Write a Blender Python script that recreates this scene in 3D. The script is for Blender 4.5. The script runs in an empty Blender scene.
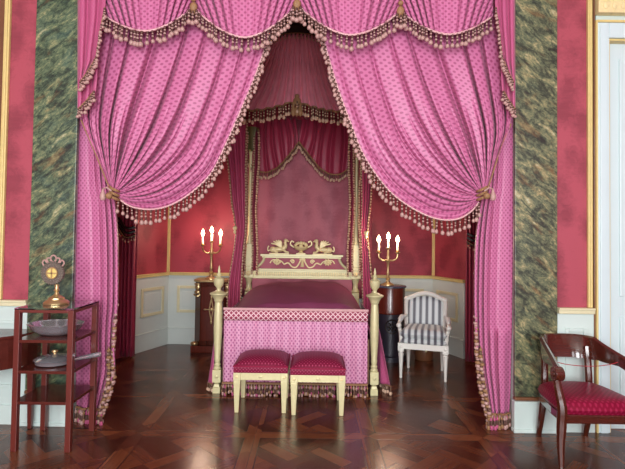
import bpy, bmesh, math, random
from mathutils import Vector, Matrix
random.seed(7)
PI = math.pi
C = bpy.context.scene.collection
SC = bpy.context.scene

# ------------------------------------------------------------------ camera
F = 490.0; PITCH = math.radians(1.6); ROLL = math.radians(0.8); HC = 1.6
CYP = 236 - F*math.tan(PITCH)
_w = Vector((0, math.cos(PITCH), math.sin(PITCH)))
_u0 = Vector((0, -math.sin(PITCH), math.cos(PITCH)))
_r0 = Vector((1, 0, 0))
_r = math.cos(ROLL)*_r0 + math.sin(ROLL)*_u0
_u = math.cos(ROLL)*_u0 - math.sin(ROLL)*_r0
cam = bpy.data.cameras.new('camera'); cam.sensor_width = 36.0; cam.lens = F*36.0/625.0
cam.shift_y = -(234.5-CYP)/625.0; cam.clip_start = 0.05
co = bpy.data.objects.new('camera', cam); C.objects.link(co)
m3 = Matrix((_r, _u, -_w)).transposed()
co.matrix_world = Matrix.Translation((0, 0, HC)) @ m3.to_4x4()
SC.camera = co
def P(px, py, Y):
    """point of the place at distance Y from the camera wall that is seen at px,py of the photo"""
    d = _r*((px-312.5)/F) - _u*((py-CYP)/F) + _w
    t = Y/d.y
    return Vector((0, 0, HC)) + d*t

# ------------------------------------------------------------------ helpers
def s2l(c):
    c = c/255.0
    return c/12.92 if c <= 0.04045 else ((c+0.055)/1.055)**2.4
def col(r, g, b): return (s2l(r), s2l(g), s2l(b), 1.0)

class NT:
    def __init__(s, name):
        s.m = bpy.data.materials.new(name); s.m.use_nodes = True
        s.t = s.m.node_tree; s.b = s.t.nodes['Principled BSDF']
    def n(s, typ, **kw):
        x = s.t.nodes.new(typ)
        for k, v in kw.items(): setattr(x, k, v)
        return x
    def l(s, a, b): s.t.links.new(a, b)
    def put(s, sock, v):
        if isinstance(v, bpy.types.NodeSocket): s.l(v, sock)
        else: sock.default_value = v
    def ma(s, op, a, b=None, c=None):
        x = s.n('ShaderNodeMath', operation=op)
        s.put(x.inputs[0], a)
        if b is not None: s.put(x.inputs[1], b)
        if c is not None: s.put(x.inputs[2], c)
        return x.outputs[0]
    def vm(s, op, a, b=None, out=0):
        x = s.n('ShaderNodeVectorMath', operation=op)
        s.put(x.inputs[0], a)
        if b is not None: s.put(x.inputs['Scale' if op == 'SCALE' else 1], b)
        return x.outputs[out]
    def sep(s, v):
        x = s.n('ShaderNodeSeparateXYZ'); s.l(v, x.inputs[0]); return x.outputs
    def comb(s, x, y, z=0.0):
        n = s.n('ShaderNodeCombineXYZ'); s.put(n.inputs[0], x); s.put(n.inputs[1], y); s.put(n.inputs[2], z); return n.outputs[0]
    def mix(s, f, a, b):
        x = s.n('ShaderNodeMix', data_type='RGBA')
        s.put(x.inputs[0], f); s.put(x.inputs[6], a); s.put(x.inputs[7], b); return x.outputs[2]
    def rng(s, v, a, b, c=0.0, d=1.0):
        x = s.n('ShaderNodeMapRange'); s.put(x.inputs[0], v)
        for i, k in enumerate((a, b, c, d)): x.inputs[i+1].default_value = k
        return x.outputs[0]
    def noise(s, v, scale, detail=4.0, rough=0.55, dist=0.0):
        x = s.n('ShaderNodeTexNoise'); s.l(v, x.inputs['Vector']); x.inputs['Scale'].default_value = scale
        x.inputs['Detail'].default_value = detail; x.inputs['Roughness'].default_value = rough
        x.inputs['Distortion'].default_value = dist; return x.outputs['Fac']
    def ramp(s, f, stops):
        x = s.n('ShaderNodeValToRGB'); s.l(f, x.inputs[0]); e = x.color_ramp.elements
        while len(e) < len(stops): e.new(0.5)
        for k, (p, c) in zip(e, stops): k.position = p; k.color = c
        return x.outputs[0]
    def mp(s, v, rot=(0, 0, 0), scale=(1, 1, 1)):
        x = s.n('ShaderNodeMapping'); s.l(v, x.inputs[0]); x.inputs['Rotation'].default_value = rot
        x.inputs['Scale'].default_value = scale; return x.outputs[0]
    def tc(s, k='Object'): return s.n('ShaderNodeTexCoord').outputs[k]
    def bump(s, h, st=0.2, d=0.01):
        x = s.n('ShaderNodeBump'); s.l(h, x.inputs['Height']); x.inputs['Strength'].default_value = st
        x.inputs['Distance'].default_value = d; s.l(x.outputs[0], s.b.inputs['Normal'])
    def base(s, c): s.put(s.b.inputs['Base Color'], c)
    def set(s, **kw):
        for k, v in kw.items(): s.b.inputs[k.replace('_', ' ')].default_value = v

def simple(name, rgb, rough=0.5, metal=0.0, var=0.12, scale=14.0, coat=0.0, sheen=0.0, spec=None):
    t = NT(name); c = col(*rgb)
    n = t.noise(t.tc(), scale, 5)
    dark = tuple(x*(1-var) for x in c[:3])+(1,); lite = tuple(min(1, x*(1+var)) for x in c[:3])+(1,)
    t.base(t.mix(n, dark, lite)); t.set(Roughness=rough, Metallic=metal)
    if spec is not None: t.b.inputs['Specular IOR Level'].default_value = spec
    if coat: t.set(Coat_Weight=coat, Coat_Roughness=0.12)
    if sheen: t.set(Sheen_Weight=sheen, Sheen_Roughness=0.4)
    return t.m

def polka(name, base, dot, s=0.037, r=0.2, rough=0.42, sheen=0.25, spec=.4):
    t = NT(name); uv = t.tc('UV')
    a = t.vm('SCALE', uv, 1.0/s)
    def lat(off):
        f = t.vm('FRACTION', t.vm('ADD', a, (off, off, 0)))
        f = t.vm('SUBTRACT', f, (.5, .5, 0)); x = t.sep(f)
        return t.vm('LENGTH', t.comb(x[0], x[1]), out=1)
    d = t.ma('MINIMUM', lat(0.0), lat(0.5))
    k = t.rng(d, r-.05, r+.05, 1, 0)
    n = t.noise(t.mp(uv, scale=(9, 1.2, 1)), 3.0, 4)
    b = col(*base)
    b2 = tuple(x*0.84 for x in b[:3])+(1,)
    t.base(t.mix(k, t.mix(n, b2, b), col(*dot)))
    t.set(Roughness=rough, Sheen_Weight=sheen, Sheen_Roughness=0.35, Specular_IOR_Level=spec)
    return t.m

M = {}
M['pink'] = polka('pink_satin', (204, 116, 158), (160, 74, 116), s=.045, r=.2, sheen=.12)
M['pinkplain'] = polka('pink_satin_plain', (190, 90, 132), (180, 80, 120))
M['bedpink'] = polka('bed_satin', (229, 162, 195), (168, 86, 134), s=0.05, r=.2, sheen=.1)
M['wine'] = simple('wine_silk', (160, 46, 76), 0.5, sheen=0.2, scale=6)
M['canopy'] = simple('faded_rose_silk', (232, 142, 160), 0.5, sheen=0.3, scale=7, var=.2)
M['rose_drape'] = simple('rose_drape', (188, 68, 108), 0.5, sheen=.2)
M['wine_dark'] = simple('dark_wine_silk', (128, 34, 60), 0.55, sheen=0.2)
M['plum'] = simple('plum_velvet', (138, 66, 98), 0.7, scale=4, spec=.15)
M['seat'] = polka('stool_satin', (124, 22, 56), (176, 78, 108), s=0.03, r=0.15, sheen=.0, spec=.15)
M['seat2'] = polka('chair_satin', (126, 14, 46), (148, 34, 68), s=0.04, r=0.22, sheen=.0, spec=.15)
M['cord'] = simple('cream_cord', (218, 170, 172), 0.6)
M['goldcord'] = simple('old_gold_cord', (150, 112, 76), 0.6)
M['strand'] = simple('tassel_strand', (92, 58, 50), 0.6)
M['tip'] = simple('tassel_tip', (184, 146, 138), 0.45)
M['dstrand'] = simple('dark_tassel', (104, 76, 58), 0.6)
M['dtip'] = simple('dark_tassel_tip', (206, 172, 146), 0.5)
M['gold'] = simple('gilt', (236, 218, 164), 0.4, 0.1, scale=40)
M['goldtrim'] = simple('gilt_moulding', (220, 198, 130), 0.4, 0.0, scale=30)
M['cream'] = simple('cream_gilt_paint', (214, 206, 158), 0.36, 0.12, scale=25)
M['brass'] = simple('brass', (196, 170, 122), 0.3, 0.75, scale=20)
M['silver'] = simple('polished_silver', (206, 208, 214), 0.16, .75, scale=20, var=.06)
M['steel'] = simple('dull_pewter', (120, 110, 100), 0.36, 0.5, scale=20)
M['whitepaint'] = simple('white_paint', (202, 219, 213), 0.4, var=.04, scale=5)
M['chairwhite'] = simple('chair_paint', (236, 234, 224), 0.35, var=.05, scale=16)
M['greypaint'] = simple('grey_paint', (206, 216, 210), 0.45, var=.06, scale=4)
M['panelcream'] = simple('panel_moulding', (218, 212, 174), 0.45, var=.08)
M['doorwhite'] = simple('door_paint', (206, 224, 226), 0.3, var=.03, scale=3)
M['wax'] = simple('wax', (240, 228, 204), 0.45, var=.03)
M['dark'] = simple('dark_bronze', (44, 36, 32), 0.35, 0.5)
M['olive'] = simple('olive_bronze', (104, 102, 62), 0.45, 0.2)
M['black'] = simple('shadow_gap', (24, 20, 20), 0.8)
M['bluegrey'] = simple('bluegrey_marble', (70, 74, 88), 0.2, var=.3, scale=9)
M['slate'] = simple('ebonised_wood', (46, 44, 54), 0.35, var=.25, scale=9)
M['redcord'] = simple('red_cord', (160, 40, 50), 0.6)
M['ceil'] = simple('ceiling_paint', (226, 222, 212), 0.8, var=.03, scale=2)
M['canvas'] = simple('painted_canvas', (170, 120, 150), 0.5, var=.4, scale=5)

def wood(name, a, b, rough=0.25, axis=2, coat=0.3):
    t = NT(name); sc = [22, 22, 22]; sc[axis] = 1.6
    v = t.mp(t.tc(), scale=tuple(sc))
    n = t.noise(v, 1.6, 6, 0.6, 0.6)
    c = t.mix(n, col(*a), col(*b)); t.base(c); t.set(Roughness=rough, Coat_Weight=coat, Coat_Roughness=0.1)
    return t.m
M['mahogany'] = wood('mahogany', (56, 22, 14), (88, 38, 24), .16, coat=.9)
M['mahogany_h'] = wood('mahogany_along', (54, 20, 14), (86, 36, 24), .16, axis=0, coat=.9)
M['redwood'] = wood('red_stained_wood', (84, 30, 24), (112, 44, 34), 0.35)
M['darkwood'] = wood('dark_mahogany', (62, 24, 20), (98, 40, 30), 0.22, axis=0)
M['flamewood'] = wood('flame_mahogany', (66, 20, 16), (112, 46, 30), 0.22)
M['brownwood'] = wood('brown_wood', (96, 58, 36), (130, 84, 52), 0.5)

def marble(name, sgn, tint):
    t = NT(name); o = t.tc()
    r = t.mp(t.mp(o, rot=(0, sgn*math.radians(40), 0)), scale=(1.0, 1, 2.6))
    n1 = t.noise(r, 5.4, 8, 0.68, .8)
    n2 = t.noise(r, 17, 8, 0.74, 0.8)
    n3 = t.noise(o, 42, 6, 0.75, 0.4)
    f = t.ma('ADD', t.ma('MULTIPLY', n1, 0.62), t.ma('ADD', t.ma('MULTIPLY', n2, 0.36), t.ma('MULTIPLY', n3, 0.22)))
    k = tint
    c = t.ramp(f, [(0.48, col(10+k, 28, 22)), (0.55, col(36+k, 62, 48)), (0.605, col(72+k, 98, 72)),
                   (0.65, col(100+k, 122, 88)), (0.70, col(146+k, 150, 106)), (0.76, col(186, 188, 158))])
    hue = t.noise(r, 3.6, 5, 0.62, 0.6)
    c2 = t.mix(t.rng(hue, .55, .7, 0, .42), c, col(146, 98, 52))
    c3 = t.mix(t.rng(hue, .36, .48, .3-k*.012, 0), c2, col(78, 116, 108))
    t.base(c3); t.set(Roughness=0.35, Coat_Weight=0.1, Coat_Roughness=0.2)
    return t.m
M['marbleL'] = marble('green_marble_left', 1, 8)
M['marbleR'] = marble('green_marble_right', -1, 20)

def damask(name, a, b, crease=0.25):
    t = NT(name); o = t.tc()
    v = t.n('ShaderNodeTexVoronoi', feature='SMOOTH_F1'); t.l(t.mp(o, scale=(5.4, 5.4, 3.6)), v.inputs['Vector'])
    v.inputs['Scale'].default_value = 1.0
    w = t.noise(o, 16, 5, 0.6, 1.8)
    f = t.ma('MULTIPLY', t.rng(t.ma('ADD', v.outputs['Distance'], t.ma('MULTIPLY', w, 0.5)), .5, .8), 0.8)
    n = t.noise(t.mp(o, scale=(1.2, 1.2, 7)), 3.5, 6, .65)
    f2 = t.ma('ADD', f, t.ma('SUBTRACT', t.ma('MULTIPLY', n, .8), .12))
    c = t.mix(f2, col(*a), col(*b))
    cr = t.noise(t.mp(o, scale=(2, 2, 26)), 2.2, 4, .6)
    c = t.mix(t.rng(cr, .66, .74, 0, crease), c, col(70, 14, 24))
    t.base(c); t.set(Roughness=0.55, Sheen_Weight=.2)
    return t.m
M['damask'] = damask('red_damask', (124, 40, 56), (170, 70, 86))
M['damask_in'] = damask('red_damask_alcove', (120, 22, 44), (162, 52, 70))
M['backcloth'] = damask('rose_wall_cloth', (146, 54, 74), (174, 84, 100), .3)

def parquet():
    t = NT('parquet'); o = t.mp(t.tc(), rot=(0, 0, 0)); x, y, z = t.sep(o)[:3]
    T = 0.92
    def fr(s): return t.ma('FRACT', s)
    px = fr(t.ma('DIVIDE', t.ma('ADD', x, 50.13), T)); py = fr(t.ma('DIVIDE', t.ma('ADD', y, 50.3), T))
    ex = t.ma('ABSOLUTE', t.ma('SUBTRACT', px, .5)); ey = t.ma('ABSOLUTE', t.ma('SUBTRACT', py, .5))
    e = t.ma('MAXIMUM', ex, ey)
    border = t.ma('GREATER_THAN', e, .43)
    # woven diagonal boards
    q = 0.7071
    a = t.ma('MULTIPLY', t.ma('ADD', x, y), q); b = t.ma('MULTIPLY', t.ma('SUBTRACT', y, x), q)
    S = T*q/2
    ca = t.ma('FLOOR', t.ma('DIVIDE', a, S)); cb = t.ma('FLOOR', t.ma('DIVIDE', b, S))
    par = t.ma('GREATER_THAN', fr(t.ma('MULTIPLY', t.ma('ADD', ca, cb), .5)), .25)
    inv = t.ma('SUBTRACT', 1.0, par)
    across = t.ma('ADD', t.ma('MULTIPLY', par, a), t.ma('MULTIPLY', inv, b))
    along = t.ma('ADD', t.ma('MULTIPLY', par, b), t.ma('MULTIPLY', inv, a))
    W = S/3
    # border boards
    horiz = t.ma('GREATER_THAN', ey, ex); hin = t.ma('SUBTRACT', 1.0, horiz)
    along2 = t.ma('ADD', t.ma('MULTIPLY', horiz, x), t.ma('MULTIPLY', hin, y))
    across2 = t.ma('ADD', t.ma('MULTIPLY', horiz, y), t.ma('MULTIPLY', hin, x))
    nb = t.ma('SUBTRACT', 1.0, border)
    al = t.ma('ADD', t.ma('MULTIPLY', border, along2), t.ma('MULTIPLY', nb, along))
    ac = t.ma('ADD', t.ma('MULTIPLY', border, across2), t.ma('MULTIPLY', nb, across))
    bid = t.ma('FLOOR', t.ma('DIVIDE', ac, W))
    wn = t.n('ShaderNodeTexWhiteNoise', noise_dimensions='3D')
    tid = t.ma('ADD', t.ma('MULTIPLY', border, 77.0), t.ma('ADD', ca, t.ma('MULTIPLY', cb, 13.0)))
    dirv = t.ma('ADD', t.ma('MULTIPLY', border, t.ma('ADD', 5.0, horiz)), t.ma('MULTIPLY', nb, par))
    t.l(t.comb(bid, tid, dirv), wn.inputs['Vector'])
    grain = t.noise(t.comb(t.ma('MULTIPLY', al, 2.0), t.ma('MULTIPLY', ac, 38.0), bid), 2.2, 6, .62, .4)
    wear = t.noise(o, 1.3, 5, .6)
    f = t.ma('ADD', t.ma('MULTIPLY', wn.outputs['Value'], .5), t.ma('ADD', t.ma('MULTIPLY', grain, .5), t.ma('MULTIPLY', dirv, 0.035)))
    c = t.ramp(f, [(.15, col(44, 20, 12)), (.5, col(86, 43, 26)), (.95, col(134, 80, 50))])
    c = t.mix(t.rng(wear, .4, .7, 0, .3), c, col(62, 28, 18))
    gp = t.ma('ABSOLUTE', t.ma('SUBTRACT', fr(t.ma('DIVIDE', ac, W)), .5))
    gap = t.rng(gp, .475, .495, 0, .7)
    edge = t.rng(t.ma('ABSOLUTE', t.ma('SUBTRACT', e, .43)), .002, .008, .8, 0)
    gg = t.ma('MAXIMUM', gap, edge)
    c = t.mix(gg, c, col(22, 10, 8))
    t.base(c)
    ro = t.ma('ADD', t.ma('MULTIPLY', wear, .16), t.ma('ADD', .125, t.ma('MULTIPLY', grain, .06)))
    t.l(ro, t.b.inputs['Roughness'])
    wob = t.noise(o, 6.0, 3, .5)
    h = t.ma('SUBTRACT', t.ma('ADD', t.ma('MULTIPLY', wob, .8), t.ma('MULTIPLY', wn.outputs['Value'], .12)), t.ma('MULTIPLY', gg, .35))
    t.bump(h, .18, .008)
    t.set(Coat_Weight=.0)
    return t.m
M['floor'] = parquet()

def stripes():
    t = NT('striped_silk'); x = t.sep(t.tc('UV'))[0]
    f = t.ma('FRACT', t.ma('DIVIDE', x, 0.072))
    d = t.ma('ABSOLUTE', t.ma('SUBTRACT', f, .5))
    c = t.ramp(d, [(.14, col(98, 98, 104)), (.2, col(140, 142, 148)), (.26, col(206, 212, 212)), (.5, col(222, 226, 224))])
    t.base(c); t.set(Roughness=.5, Sheen_Weight=.2); return t.m
M['stripe'] = stripes()
def lattice():
    t = NT('lattice_braid'); u = t.sep(t.tc('UV'))
    a = t.ma('FRACT', t.ma('DIVIDE', u[0], .05)); b = t.ma('FRACT', t.ma('DIVIDE', u[1], .05))
    p = t.ma('ABSOLUTE', t.ma('SUBTRACT', a, .5)); q = t.ma('ABSOLUTE', t.ma('SUBTRACT', b, .5))
    d = t.ma('ADD', p, q)
    k = t.rng(t.ma('ABSOLUTE', t.ma('SUBTRACT', d, .5)), .1, .16, 0, 1)
    t.base(t.mix(k, col(240, 200, 205), col(150, 44, 76))); t.set(Roughness=.6); return t.m
M['lattice'] = lattice()
def flame():
    t = NT('candle_flame'); t.base(col(255, 220, 160))
    t.b.inputs['Emission Color'].default_value = (1.0, .72, .42, 1); t.b.inputs['Emission Strength'].default_value = 12
    return t.m
M['flame'] = flame()
def glass():
    t = NT('shelf_glass'); t.base((.9, .96, .94, 1)); t.set(Roughness=.03, IOR=1.45, Transmission_Weight=1.0); return t.m
M['glass'] = glass()

WP = {}   # world positions of (unrotated) roots / parts
def obj(name, bm, m, parent=None, loc=None, smooth=True, solid=0.0, bevel=0.0, local=False, uv=False):
    """link a bmesh (in world coordinates unless local) as ONE mesh object"""
    me = bpy.data.meshes.new(name)
    bmesh.ops.recalc_face_normals(bm, faces=bm.faces[:]) if not uv else None
    org = Vector((0, 0, 0))
    if parent is not None and not local: org = WP.get(parent.name, Vector((0, 0, 0)))
    if parent is None and loc is not None: org = Vector(loc)
    if not local: bmesh.ops.translate(bm, verts=bm.verts[:], vec=-org)
    bm.to_mesh(me); bm.free()
    for mm in (m if isinstance(m, (list, tuple)) else [m]): me.materials.append(mm)
    if smooth:
        me.polygons.foreach_set('use_smooth', [True]*len(me.polygons))
    o = bpy.data.objects.new(name, me); C.objects.link(o)
    if parent is not None: o.parent = parent
    elif loc is not None: o.location = loc
    WP[o.name] = org
    if solid:
        md = o.modifiers.new('thick', 'SOLIDIFY'); md.thickness = solid; md.offset = 0
    if bevel:
        md = o.modifiers.new('bev', 'BEVEL'); md.width = bevel; md.segments = 2; md.limit_method = 'ANGLE'; md.angle_limit = math.radians(40)
    if smooth and not uv:
        try: me.set_sharp_from_angle(angle=math.radians(42))
        except Exception: pass
    return o
def tag(o, label, cat, group=None):
    o['label'] = label; o['category'] = cat
    if group: o['group'] = group
    return o
def thing(name, label, cat, loc, rotz=0, group=None):
    o = bpy.data.objects.new(name, None); C.objects.link(o); o.location = loc; o.rotation_euler = (0, 0, rotz)
    o.empty_display_size = .1
    WP[o.name] = Vector(loc); return tag(o, label, cat, group)
def struct(name, bm, m, **kw):
    o = obj(name, bm, m, **kw); o['kind'] = 'structure'; return o
def B(): 
    b = bmesh.new(); b.loops.layers.uv.new('UVMap'); return b
def box(bm, x0, x1, y0, y1, z0, z1, mi=0):
    vs = [bm.verts.new((x, y, z)) for z in (z0, z1) for y in (y0, y1) for x in (x0, x1)]
    for f in ((0, 2, 3, 1), (4, 5, 7, 6), (0, 1, 5, 4), (2, 6, 7, 3), (0, 4, 6, 2), (1, 3, 7, 5)):
        fc = bm.faces.new([vs[i] for i in f]); fc.material_index = mi
    return vs
def taper(bm, cx, cy, z0, z1, w0, w1, d0=None, d1=None, ox=0, oy=0, mi=0):
    d0 = d0 or w0; d1 = d1 or w1
    lo = [bm.verts.new((cx+sx*w0/2, cy+sy*d0/2, z0)) for sx, sy in ((-1, -1), (1, -1), (1, 1), (-1, 1))]
    hi = [bm.verts.new((cx+ox+sx*w1/2, cy+oy+sy*d1/2, z1)) for sx, sy in ((-1, -1), (1, -1), (1, 1), (-1, 1))]
    fs = [bm.faces.new(lo[::-1]), bm.faces.new(hi)]
    for i in range(4): fs.append(bm.faces.new((lo[i], lo[(i+1) % 4], hi[(i+1) % 4], hi[i])))
    for f in fs: f.material_index = mi
def lathe(bm, prof, cx=0, cy=0, seg=20, mi=0, a0=0, a1=2*PI, sx=1, sy=1, lob=0, lobn=0):
    full = abs(a1-a0-2*PI) < 1e-6; n = seg if full else seg+1
    rings = []
    for r, z in prof:
        ring = []
        for i in range(n):
            a = a0+(a1-a0)*i/seg; rr = max(r, 1e-4)*(1+lob*math.cos(lobn*a))
            ring.append(bm.verts.new((cx+rr*math.cos(a)*sx, cy+rr*math.sin(a)*sy, z)))
        rings.append(ring)
    for k in range(len(rings)-1):
        for i in range(seg):
            j = (i+1) % n
            f = bm.faces.new((rings[k][i], rings[k][j], rings[k+1][j], rings[k+1][i])); f.material_index = mi
    if full:
        for rg, rv in ((rings[0], True), (rings[-1], False)):
            f = bm.faces.new(rg[::-1] if rv else rg); f.material_index = mi
def tube(bm, pts, r, seg=6, mi=0, cap=True):
    pts = [Vector(p) for p in pts]; n = len(pts); rings = []
    up = Vector((0, 0, 1)); prev = None
    for i, p in enumerate(pts):
        t = (pts[min(i+1, n-1)]-pts[max(i-1, 0)]); t = t.normalized() if t.length > 1e-9 else Vector((0, 0, 1))
        if prev is None:
            a = t.cross(Vector((0, 1, 0)) if abs(t.y) < .9 else up).normalized()
        else:
            a = (prev - t*prev.dot(t)); a = a.normalized() if a.length > 1e-6 else t.orthogonal().normalized()
        prev = a; b = t.cross(a)
        rr = r[i] if isinstance(r, (list, tuple)) else r
        rings.append([bm.verts.new(p+(a*math.cos(2*PI*k/seg)+b*math.sin(2*PI*k/seg))*rr) for k in range(seg)])
    for k in range(n-1):
        for i in range(seg):
            j = (i+1) % seg
            f = bm.faces.new((rings[k][i], rings[k][j], rings[k+1][j], rings[k+1][i])); f.material_index = mi
    if cap:
        for rg in (rings[0], rings[-1]):
            f = bm.faces.new(rg); f.material_index = mi
def ball(bm, c, rx, ry=None, rz=None, u=12, v=8, mi=0, rot=None):
    ry = ry or rx; rz = rz or rx
    m = Matrix.Translation(c) @ (rot.to_4x4() if rot else Matrix.Identity(4)) @ Matrix.Diagonal((rx, ry, rz, 1))
    g = bmesh.ops.create_uvsphere(bm, u_segments=u, v_segments=v, radius=1, matrix=m)
    for vv in g['verts']:
        for f in vv.link_faces: f.material_index = mi
def grid(bm, fn, nu, nv, uvfn=None, mi=0):
    ly = bm.loops.layers.uv.active
    vs = [[bm.verts.new(fn(i/nu, j/nv)) for i in range(nu+1)] for j in range(nv+1)]
    for j in range(nv):
        for i in range(nu):
            f = bm.faces.new((vs[j][i], vs[j+1][i], vs[j+1][i+1], vs[j][i+1])); f.material_index = mi
            if uvfn:
                for lp, (a, b) in zip(f.loops, ((i, j), (i, j+1), (i+1, j+1), (i+1, j))):
                    lp[ly].uv = uvfn(a/nu, b/nv)
def prism(bm, poly, y0, y1, mi=0):
    """extrude an XZ outline along Y"""
    a = [bm.verts.new((x, y0, z)) for x, z in poly]; b = [bm.verts.new((x, y1, z)) for x, z in poly]
    n = len(poly)
    fs = [bm.faces.new(a), bm.faces.new(b[::-1])]
    for i in range(n): fs.append(bm.faces.new((a[i], b[i], b[(i+1) % n], a[(i+1) % n])))
    for f in fs: f.material_index = mi
def vprism(bm, poly, z0, z1, mi=0):
    a = [bm.verts.new((x, y, z0)) for x, y in poly]; b = [bm.verts.new((x, y, z1)) for x, y in poly]
    n = len(poly); fs = [bm.faces.new(a[::-1]), bm.faces.new(b)]
    for i in range(n): fs.append(bm.faces.new((a[i], a[(i+1) % n], b[(i+1) % n], b[i])))
    for f in fs: f.material_index = mi
def boxuv(bm, s=1.0):
    ly = bm.loops.layers.uv.active; bm.normal_update()
    for f in bm.faces:
        n = f.normal; k = max(range(3), key=lambda i: abs(n[i]))
        for lp in f.loops:
            c = lp.vert.co
            lp[ly].uv = ((c.y, c.z), (c.x, c.z), (c.x, c.y))[k]
class Path:
    """Catmull-Rom through points, resampled by length"""
    def __init__(s, pts, sub=12):
        p = [Vector(q) for q in pts]; p = [2*p[0]-p[1]]+p+[2*p[-1]-p[-2]]; out = []
        for i in range(1, len(p)-2):
            for k in range(sub):
                t = k/sub; a, b, c, d = p[i-1:i+3]
                out.append(.5*((2*b)+(c-a)*t+(2*a-5*b+4*c-d)*t*t+(3*b-a-3*c+d)*t**3))
        out.append(p[-2]); s.p = out; s.s = [0]
        for i in range(1, len(out)): s.s.append(s.s[-1]+(out[i]-out[i-1]).length)
        s.len = s.s[-1]
    def at(s, t):
        d = max(0, min(1, t))*s.len
        lo, hi = 0, len(s.s)-1
        while hi-lo > 1:
            mid = (lo+hi)//2
            if s.s[mid] <= d: lo = mid
            else: hi = mid
        w = (d-s.s[lo])/max(1e-9, s.s[hi]-s.s[lo])
        return s.p[lo].lerp(s.p[hi], w)
    def pts(s, n): return [s.at(i/n) for i in range(n+1)]

# ------------------------------------------------------------------ tassels and fringes
def tassel_mesh(name, m1, m2, skirt=False):
    bm = B()
    if skirt:
        lathe(bm, [(.004, 0), (.05, -.02), (.06, -.12), (.14, -.2), (.16, -.3), (.08, -.38)], seg=7, mi=1)
        lathe(bm, [(.08, -.38), (.12, -.42), (.15, -.66), (.12, -.7)], seg=7, mi=0)
        lathe(bm, [(.12, -.7), (.19, -.76), (.2, -.92), (.13, -1), (.02, -1.0)], seg=7, mi=1)
    else:
        lathe(bm, [(.02, 0.0), (.09, -.02), (.08, -.2)], seg=7, mi=0)
        lathe(bm, [(.06, -.2), (.085, -.24), (.06, -.29)], seg=7, mi=1)
        lathe(bm, [(.06, -.29), (.065, -.4)], seg=7, mi=0)
        lathe(bm, [(.065, -.4), (.1, -.45), (.065, -.51)], seg=7, mi=1)
        lathe(bm, [(.065, -.51), (.065, -.62), (.085, -.7)], seg=7, mi=0)
        lathe(bm, [(.085, -.7), (.14, -.77), (.165, -.87), (.12, -.97), (.02, -1.0)], seg=7, mi=1)
    bmesh.ops.recalc_face_normals(bm, faces=bm.faces[:])
    me = bpy.data.meshes.new(name); bm.to_mesh(me); bm.free()
    me.materials.append(m1); me.materials.append(m2)
    me.polygons.foreach_set('use_smooth', [True]*len(me.polygons)); return me
T_PALE = tassel_mesh('tassel', M['strand'], M['tip'])
T_HEM = tassel_mesh('tassel', M['strand'], M['tip'], True)
T_HEM2 = tassel_mesh('tassel', M['dstrand'], M['goldcord'], True)
T_ROSE = tassel_mesh('tassel', M['strand'], M['pinkplain'], True)
def fringe(parent, path, spacing, length, mesh=None, cord=None, rc=.007, start=0.0, end=1.0, wide=1.0, jit=.12, off=(0, -.012, 0)):
    """edge cord = part, each tassel a sub-part hanging from it"""
    bm = B(); n = max(8, int(path.len/.03))
    tube(bm, [path.at(start+(end-start)*i/n)+Vector(off) for i in range(n+1)], rc, 6)
    c = obj('fringe', bm, cord or M['cord'], parent)
    k = max(1, int(path.len*(end-start)/spacing)); org = WP[c.name]
    for i in range(k+1):
        p = path.at(start+(end-start)*(i+.5*random.uniform(-.3, .3))/k)+Vector(off)
        ms = mesh or T_PALE
        if isinstance(ms, tuple): ms = ms[i % len(ms)]
        o = bpy.data.objects.new('tassel', ms); C.objects.link(o); o.parent = c
        L = length*random.uniform(1-jit, 1+jit)
        o.location = p-org+Vector((0, random.uniform(-.008, .002), -.004)); o.scale = (L*wide, L*wide, L)
        o.rotation_euler = (random.uniform(-.05, .05), random.uniform(-.1, .1), random.uniform(0, 6))
    return c
def dark_fringe(parent, path, spacing, length, rc=.006, wide=.16, off=(0, -.01, 0), cord=None):
    """small far-off fringe: one mesh with its own strands"""
    bm = B(); n = max(6, int(path.len/.05))
    tube(bm, [path.at(i/n)+Vector(off) for i in range(n+1)], rc, 6, mi=2)
    k = max(1, int(path.len/spacing))
    for i in range(k+1):
        p = path.at(i/k)+Vector(off); L = length*random.uniform(.85, 1.1)
        r = L*wide; dx = random.uniform(-.1, .1)*L
        tube(bm, [p, p+Vector((dx*.5, -.003, -L*.55)), p+Vector((dx*.6, -.004, -L*.62))], [r*.4, r*.4, r*.9], 5, 0)
        tube(bm, [p+Vector((dx*.6, -.004, -L*.62)), p+Vector((dx*.8, -.006, -L*.8)), p+Vector((dx, -.006, -L))], [r*.6, r*1.1, r*.7], 5, 1)
    return obj('fringe', bm, [M['dstrand'], M['dtip'], cord or M['goldcord']], parent)

# ================================================================== THE SETTING
YW = 4.15; YB = 7.2; ZC = 4.7
XL = P(77, 200, YW).x; XR = P(513.5, 200, YW).x
XLB = P(168, 290, YB).x; XRB = P(433, 290, YB).x
XC = -.165
RAILZ = 1.03
bm = B(); box(bm, -4.6, 4.6, -3.2, 7.6, -.08, 0); struct('floor', bm, M['floor'], smooth=False)
bm = B(); box(bm, -4.6, 4.6, -3.2, 7.6, ZC, ZC+.1); struct('ceiling', bm, M['ceil'], smooth=False)
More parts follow.
